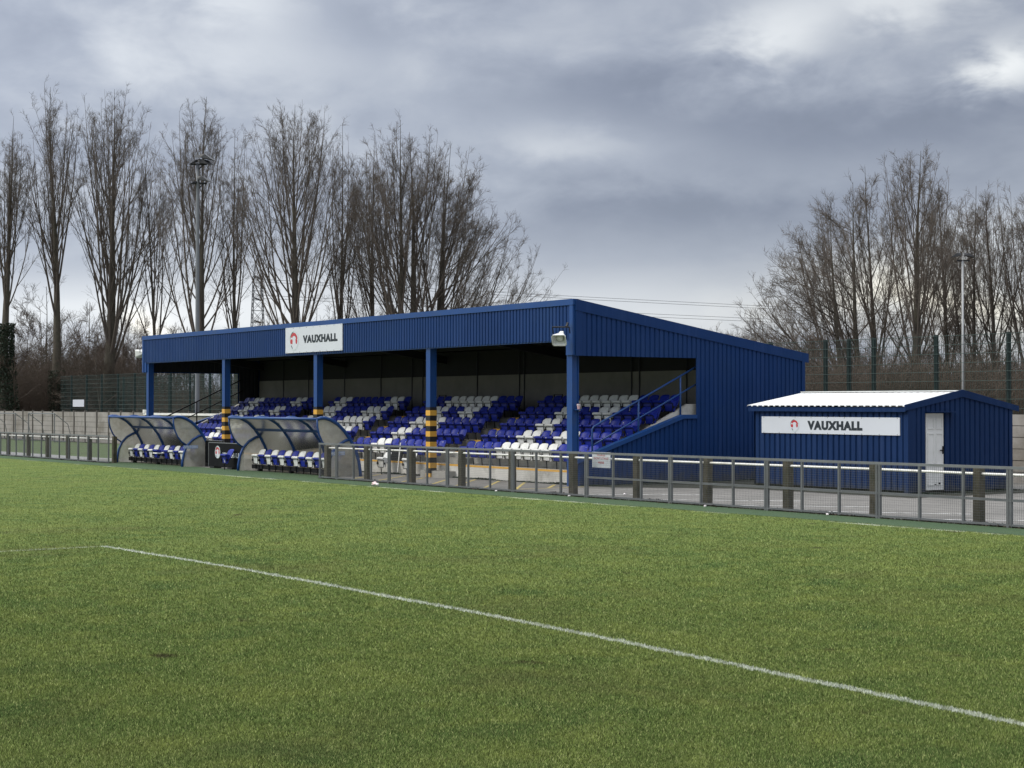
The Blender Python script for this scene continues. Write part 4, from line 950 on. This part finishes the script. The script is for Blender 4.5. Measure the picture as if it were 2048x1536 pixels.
_TR = np.linspace(.0, 1.6, 65)
def trop_for(a, ratio, K):
    """tropism that makes a limb leaving at angle a drift sideways by ratio times its length"""
    d = np.zeros(len(_TR)); c, s_ = math.cos(a), math.sin(a); z = np.full(len(_TR), c); h = np.full(len(_TR), s_)
    for i in range(1, K):
        z = z + _TR; n = np.hypot(z, h); z /= n; h /= n; d += h / (K - 1)
    return _TR[np.abs(d - ratio).argmin()]
def bare_tree(name, label, loc, hgt, width, seed, tr=.35, limbs=20, low=.28, lean=0.0, dens=1.0, group='bare trees', ivy=0, mt=None, ang=(22, 48), twig=1.0, bias=0.0, forks=(), round_=.25, reach=(.62, 1.0), bend=.03):
    rg = np.random.default_rng(seed); t = thing(name, label, 'tree', (loc[0], loc[1], zg(loc[0]) - .1), group)
    rv = np.array((RT[0], RT[1], 0)); fv = np.array((FW[0], FW[1], 0)); up = np.array((0, 0, 1.))
    D = up + rv * lean + rg.normal(0, .02, 3); D /= np.linalg.norm(D); KT = 18
    P0, _ = grow(rg, np.zeros((1, 3)), D[None], np.array([hgt * .985]), np.array([tr]), np.array([.02]), KT, bend, .018)
    R0 = tr * (1 - np.linspace(0, 1, KT)[None]) ** 1.35 + .012; R0[:, 0] *= 1.3
    tv, tf = tubes(P0, R0, 9); np_mesh('trunk', tv, tf, M_BARK, t, smooth=True)
    Vs, Fs = [], []; off = 0
    def put(P, Rr, sides):
        nonlocal off
        v, f = tubes(P, Rr, sides); Vs.append(v); Fs.append(f + off); off += len(v)
    n1 = int(limbs * dens); K1 = 12
    tt = low + (.84 - low) * ((np.arange(n1) + rg.random(n1)) / n1) ** 1.3
    q = tt * (KT - 1); i = q.astype(int); f = (q - i)[:, None]; S = P0[0, i] * (1 - f) + P0[0, i + 1] * f
    rr = R0[0, i] * (1 - f[:, 0]) + R0[0, i + 1] * f[:, 0]
    z0 = S[:, 2]; rem = hgt - z0
    # sideways drift of each limb, and how high it ends (the crown is rounded off towards its edge)
    azm = rg.random(n1) * 2 * np.pi; hv = rv[None] * np.cos(azm)[:, None] + fv[None] * np.sin(azm)[:, None]
    if bias: hv = hv + rv * bias; hv /= np.linalg.norm(hv, axis=1, keepdims=True)
    drift = width * 1.22 * (.12 + .93 * rg.random(n1) ** .5) * np.clip(rem / (hgt * .62), .10, 1.0)
    zend = hgt * (1 - round_ * (drift / (width * 1.22)) ** 2) * rg.uniform(reach[0], reach[1], n1) ** .5
    riseh = np.maximum(zend - z0, .8); L = np.hypot(riseh, drift) * 1.03
    aa = np.minimum(np.arctan2(drift, riseh) * rg.uniform(1.05, 1.7, n1) + np.radians(rg.uniform(2, 9, n1)), 1.25)
    P1 = np.empty((n1, K1, 3)); R1 = np.empty((n1, K1))
    for k in range(n1):
        tp = trop_for(aa[k], drift[k] / L[k], K1); Dk = up * math.cos(aa[k]) + hv[k] * math.sin(aa[k])
        r0_ = min(rr[k] * .55, .009 + L[k] * .0058)
        a_, b_ = grow(rg, S[k:k + 1], Dk[None], L[k:k + 1], np.array([r0_]), np.array([.007]), K1, tp, .02)
        P1[k] = a_[0]; R1[k] = b_[0]
    put(P1, R1, 5)
    ih = int(low * KT); Pt = np.stack([np.interp(np.linspace(ih, KT - 1, K1), np.arange(KT), P0[0, :, c]) for c in range(3)], -1)[None]
    Rt = np.interp(np.linspace(ih, KT - 1, K1), np.arange(KT), R0[0])[None]
    # forks of the limbs, then twigs, then finer twigs
    S, Dd, rr, tt, ix = spawn(rg, P1, R1, 4, .18, .80, 13, 30); Lp = plen(P1)[ix]
    L = np.maximum(Lp * (1 - tt) * rg.uniform(.55, .95, len(S)), .6)
    Pb, Rb = grow(rg, S, Dd, L, np.minimum(rr * .62, .008 + L * .0055), np.full(len(S), .006), K1, .018, .02); put(Pb, Rb, 4)
    PA = np.concatenate([P1, Pb, Pt]); RA = np.concatenate([R1, Rb, Rt]); LA = plen(PA)
    S, Dd, rr, tt, ix = spawn(rg, PA, RA, max(3, int(9 * dens)), .20, 1.0, 24, 48)
    kp = rg.random(len(ix)) < np.clip(LA[ix] / 6, .3, 1.0); S, Dd, rr, tt, ix = S[kp], Dd[kp], rr[kp], tt[kp], ix[kp]
    L = np.clip(np.minimum(LA[ix], 10) * .20 * (1.05 - .75 * tt), .40, 1.7) * rg.uniform(.55, 1.25, len(S))
    P2, R2 = grow(rg, S, Dd, L, np.minimum(rr * .8, .0065 + L * .0045) * twig, np.full(len(S), .005 * twig), 5, .07, .025); put(P2, R2, 3)
    S, Dd, rr, tt, ix = spawn(rg, P2, R2, max(3, int(5 * dens)), .15, 1.0, 22, 44)
    L = np.clip(plen(P2)[ix] * .55 * (1.1 - .6 * tt), .25, .85) * rg.uniform(.6, 1.2, len(S))
    P3, R3 = grow(rg, S, Dd, L, np.full(len(S), .0068 * twig), np.full(len(S), .0048 * twig), 3, .07, .03); put(P3, R3, 3)
    S, Dd, rr, tt, ix = spawn(rg, P3, R3, 2, .3, 1.0, 20, 42)
    L = rg.uniform(.18, .42, len(S)); P4, R4 = grow(rg, S, Dd, L, np.full(len(S), .0055 * twig), np.full(len(S), .0042 * twig), 2, .06, .02); put(P4, R4, 3)
    np_mesh('crown', np.concatenate(Vs), np.concatenate(Fs), mt or M_TWIG, t)
    if ivy:
        n = int(5200 * min(1.6, ivy / 6)); zz = ivy * rg.random(n) ** .8; aa = rg.random(n) * 2 * np.pi
        rad = (tr * 1.15 + .95 * (1 - zz / ivy) ** 1.3 * rg.random(n) ** .5 + .22 * rg.random(n)) if ivy > 7 else tr * 1.1 + .22 * rg.random(n)
        ii = np.clip(zz / (hgt * .97) * 17, 0, 16).astype(int); cx = P0[0, ii, 0] + np.cos(aa) * rad; cy = P0[0, ii, 1] + np.sin(aa) * rad
        c = np.stack([cx, cy, zz], 1); e1 = rg.normal(size=(n, 3)); e1 /= np.linalg.norm(e1, axis=1, keepdims=True); e2 = rg.normal(size=(n, 3)); e2 -= e1 * (e1 * e2).sum(1, keepdims=True); e2 /= np.linalg.norm(e2, axis=1, keepdims=True)
        s_ = rg.uniform(.05, .11, (n, 1)); V = np.stack([c - e1 * s_, c + e2 * s_ * .7, c + e1 * s_, c - e2 * s_ * .7], 1).reshape(-1, 3)
        np_mesh('ivy', V, np.arange(4 * n).reshape(-1, 4), M_IVY, t)
    return t
def px_tree(px, top, t, wpx, seed, label, **k):
    top -= 14; hgt = H + (HZ - top) / F * t - zg(at(px, t)[0]); return bare_tree('bare_poplar', label, at(px, t), hgt, wpx / F * t, seed, **k)
TL = 'tall bare poplars beyond the ground'
px_tree(4, 235, 140, 54, 21, 'bare poplar cut by the left frame edge with ivy thick round its trunk', tr=.50, limbs=24, low=.36, ivy=9.5, group=TL)
px_tree(116, 172, 143, 64, 22, 'bare poplar second from left, trunk forking high, ivy on its foot', tr=.50, limbs=24, low=.30, ivy=5.6, group=TL, lean=-.03, reach=(.75, 1.0))
px_tree(216, 172, 143, 98, 23, 'broad bare poplar left of the floodlight mast with thick straight trunk', tr=.62, limbs=36, low=.16, group=TL, reach=(.72, 1.0))
px_tree(312, 292, 146, 46, 24, 'slender bare poplar between two taller ones, left of the floodlight mast', tr=.22, limbs=14, low=.20, group=TL)
px_tree(402, 195, 137, 82, 25, 'bare poplar standing directly behind the floodlight mast', tr=.42, limbs=32, low=.2, group=TL, reach=(.75, 1.0))
px_tree(476, 262, 140, 50, 26, 'thin bare poplar close to the distant pylon', tr=.28, limbs=12, low=.2, group=TL)
px_tree(588, 202, 130, 112, 27, 'full bare poplar rising above the fascia sign', tr=.52, limbs=42, low=.2, group=TL, reach=(.8, 1.0), round_=.22)
px_tree(688, 242, 134, 44, 28, 'narrow bare poplar just right of the fascia sign', tr=.24, limbs=18, low=.2, group=TL)
px_tree(752, 268, 131, 66, 29, 'bare poplar at the left of the big rounded clump', tr=.28, limbs=22, low=.2, group=TL)
px_tree(790, 240, 128, 80, 30, 'tallest bare poplar of the big rounded clump', tr=.40, limbs=26, low=.22, group=TL)
px_tree(822, 256, 128, 118, 31, 'thick trunked bare poplar in the middle of the rounded clump', tr=.50, limbs=26, low=.2, group=TL)
px_tree(860, 292, 130, 135, 32, 'bare poplar right of the middle of the rounded clump, leaning right', tr=.34, limbs=28, low=.14, group=TL, lean=.05, bias=.45, bend=.04)
px_tree(882, 330, 130, 215, 33, 'outermost bare poplar of the clump with limbs arching to the right', tr=.36, limbs=38, low=.08, group=TL, lean=.06, bias=1.0, round_=.55, bend=.04)
TR = 'bare trees behind the blue shed'
px_tree(1730, 365, 108, 175, 41, 'multi-stemmed bare tree with limbs fanning far to the left', tr=.30, limbs=30, low=.06, lean=-.06, group=TR, bias=-.9, round_=.4)
px_tree(1700, 430, 104, 210, 42, 'low bare tree with long arching limbs above the stand back corner', tr=.28, limbs=28, low=.05, lean=-.12, group=TR, bias=-1.2, round_=.55)
px_tree(1752, 335, 112, 72, 43, 'upright bare tree left of the thick central trunk, behind the shed', tr=.26, limbs=18, low=.16, group=TR)
px_tree(1828, 300, 106, 112, 44, 'tallest bare tree behind the shed with thick central trunk', tr=.46, limbs=34, low=.2, group=TR, reach=(.75, 1.0))
px_tree(1894, 368, 114, 76, 45, 'bare tree just left of the slim floodlight pole', tr=.22, limbs=18, low=.16, group=TR)
px_tree(1948, 375, 112, 76, 46, 'bare tree just right of the slim floodlight pole', tr=.22, limbs=18, low=.16, group=TR)
px_tree(1998, 375, 112, 92, 47, 'forked bare tree near the right frame edge', tr=.26, limbs=24, low=.12, group=TR)
px_tree(2062, 345, 110, 92, 48, 'bare tree cut by the right frame edge', tr=.30, limbs=32, low=.14, group=TR)

# smaller scrubby trees: four meshes, copied
SH = []
for i in range(4):
    SH.append(bare_tree('bare_shrub', 'x', (0, 0), 9.0, 3.0, 60 + i, tr=.08, limbs=20, low=.03, dens=.85, group='scrub trees beyond the fences', mt=M_BRUSH, ang=(25, 55), twig=1.2, round_=.5))
SHK = [kids(o) for o in SH]; used = [False] * 4
rq = random.Random(8)
scrub = []
for px, top, t in ((52, 610, 140), (86, 560, 145), (170, 590, 148), (140, 640, 132), (245, 600, 140), (268, 640, 128), (300, 640, 150), (345, 628, 150), (372, 640, 140), (30, 650, 126), (205, 660, 126),
                   (450, 640, 155), (530, 610, 150), (640, 600, 145), (715, 590, 150), (930, 560, 140), (980, 580, 135), (1300, 655, 150), (1365, 648, 150), (1420, 640, 145), (1470, 640, 130), (1515, 610, 122), (1560, 640, 112),
                   (1610, 590, 125), (1650, 640, 105), (1690, 600, 120), (1780, 600, 122), (1815, 625, 112), (1870, 590, 125), (1925, 600, 118), (1975, 600, 120), (2030, 610, 118)):
    scrub.append((px, top, t + 14 if px < 330 else t))
DESC = ['brownish', 'dark', 'greyish', 'wispy', 'dense', 'low', 'straggly', 'thin']
LMARK = lambda p: ('at the far left' if p < 110 else 'left of the floodlight mast' if p < 390 else 'behind the fascia sign trees' if p < 800 else 'behind the rounded poplar clump' if p < 1100 else 'above the sloping roof edge' if p < 1500 else 'above the shed roof' if p < 1840 else 'beside the slim floodlight pole')
for n, (px, top, t) in enumerate(scrub):
    i = n % 4
    if not used[i]: o = SH[i]; used[i] = True
    else:
        o = SH[i].copy(); C.objects.link(o)
        for c in SHK[i]: d = c.copy(); C.objects.link(d); d.parent = o
    x, y = at(px, t); h = H + (HZ - top) / F * t; s_ = h / 9.0
    o.location = (x, y, zg(x) - .1); o.scale = (s_ * rq.uniform(.9, 1.2), s_ * rq.uniform(.9, 1.2), s_); o.rotation_euler.z = rq.uniform(0, 6.28)
    ng = sorted(q for q in scrub if LMARK(q[0]) == LMARK(px)); k = ng.index((px, top, t))
    o['label'] = 'bare scrub tree %s, %s from the left among the scrub there' % (LMARK(px), ORD[k])

# tangled undergrowth that reads as one mass
def thicket(name, label, spans, n, seed):
    rg = np.random.default_rng(seed); w = np.array([(s_[1] - s_[0]) for s_ in spans], float); ch = rg.choice(len(spans), n, p=w / w.sum())
    sp = np.array(spans)[ch]; px = sp[:, 0] + (sp[:, 1] - sp[:, 0]) * rg.random(n); t = sp[:, 2] + (sp[:, 3] - sp[:, 2]) * rg.random(n); hm = sp[:, 4] * (.35 + .65 * rg.random(n))
    u = (px - 1024) / F; S = np.stack([t * (FW[0] + RT[0] * u), t * (FW[1] + RT[1] * u), np.zeros(n)], 1); S[:, 2] = .003 * (np.maximum(S[:, 0], -130) + 33) - .1
    D = np.stack([rg.normal(0, .28, n), rg.normal(0, .28, n), np.ones(n)], 1); D /= np.linalg.norm(D, axis=1, keepdims=True)
    P, Rr = grow(rg, S, D, hm, np.full(n, .020), np.full(n, .007), 6, .03, .11)
    v, f = tubes(P, Rr, 3); Vs = [v]; Fs = [f]; off = len(v)
    S, Dd, rr, tt, ix = spawn(rg, P, Rr, 7, .1, 1.0, 25, 60); L = hm[ix] * .32 * rg.uniform(.5, 1.2, len(S))
    P2, R2 = grow(rg, S, Dd, L, np.full(len(S), .011), np.full(len(S), .006), 4, .07, .12); v, f = tubes(P2, R2, 3); Vs.append(v); Fs.append(f + off); off += len(v)
    S, Dd, rr, tt, ix = spawn(rg, P2, R2, 3, .2, 1.0, 25, 60); L = rg.uniform(.3, .9, len(S))
    P3, R3 = grow(rg, S, Dd, L, np.full(len(S), .008), np.full(len(S), .005), 3, .05, .12); v, f = tubes(P3, R3, 3); Vs.append(v); Fs.append(f + off)
    tag(np_mesh(name, np.concatenate(Vs), np.concatenate(Fs), M_BRUSH), label, 'undergrowth', kind='stuff')
thicket('undergrowth', 'brown tangled undergrowth behind the concrete wall and green fence at left', [(-80, 300, 142, 172, 8.0), (280, 760, 132, 160, 4.0)], 8000, 5)
thicket('undergrowth', 'brown tangled undergrowth behind the green fence at right', [(1420, 2120, 92, 125, 5.2), (1180, 1500, 120, 160, 4.8)], 8000, 6)

# ------------------------------------------------------------------ distant pylon and its wires
pxx, pyy = at(515, 420); py_ = thing('pylon', 'distant grey lattice power pylon between two poplars', 'pylon', (pxx, pyy, 0))
m_ = MB(); rvx = Vector((RT[0], RT[1], 0)); fvx = Vector((FW[0], FW[1], 0))
def lv(z): return 1.05 + max(0, (34 - z)) * .035
zs = [0, 6, 11, 15.5, 19.5, 23, 26, 28.7, 31, 33, 34.6]
cor = [(-1, -1), (1, -1), (1, 1), (-1, 1)]
pts = [[rvx * a * lv(z) + fvx * c * lv(z) + Vector((0, 0, z)) for a, c in cor] for z in zs]
for i in range(len(zs) - 1):
    for k in range(4):
        m_.bar(pts[i][k], pts[i + 1][k], .16); j = (k + 1) % 4
        m_.bar(pts[i][k], pts[i + 1][j], .08); m_.bar(pts[i][j], pts[i + 1][k], .08); m_.bar(pts[i + 1][k], pts[i + 1][j], .09)
for k in range(4): m_.bar(pts[-1][k], (0, 0, 40.6), .12)
m_.build('lattice', M_PYL, py_)
for z in (34.4, 28.9, 23.2):
    m_ = MB(); m_.bar(tuple(fvx * -5 + Vector((0, 0, z))), tuple(fvx * 5 + Vector((0, 0, z))), .3, .3); m_.build('arm', M_PYL, py_)
ex, ey = at(2300, 560)
for i, (ya, yb_) in enumerate(((558, 647), (563, 652), (590, 668), (596, 674))):
    za = H + (HZ - ya) / F * 420; zb_ = H + (HZ - yb_) / F * 560
    m_ = MB(); pp = []
    for k in range(25):
        f_ = k / 24; pp.append((pxx + (ex - pxx) * f_, pyy + (ey - pyy) * f_, za + (zb_ - za) * f_ - 2.0 * 4 * f_ * (1 - f_) * .25))
    m_.tube(pp, .05, 5); tag(m_.build('power_line', M_PYL), 'thin power line in the sky right of the poplars, %s of four' % ('topmost', 'second from top', 'third from top', 'lowest')[i], 'power line', 'power lines')
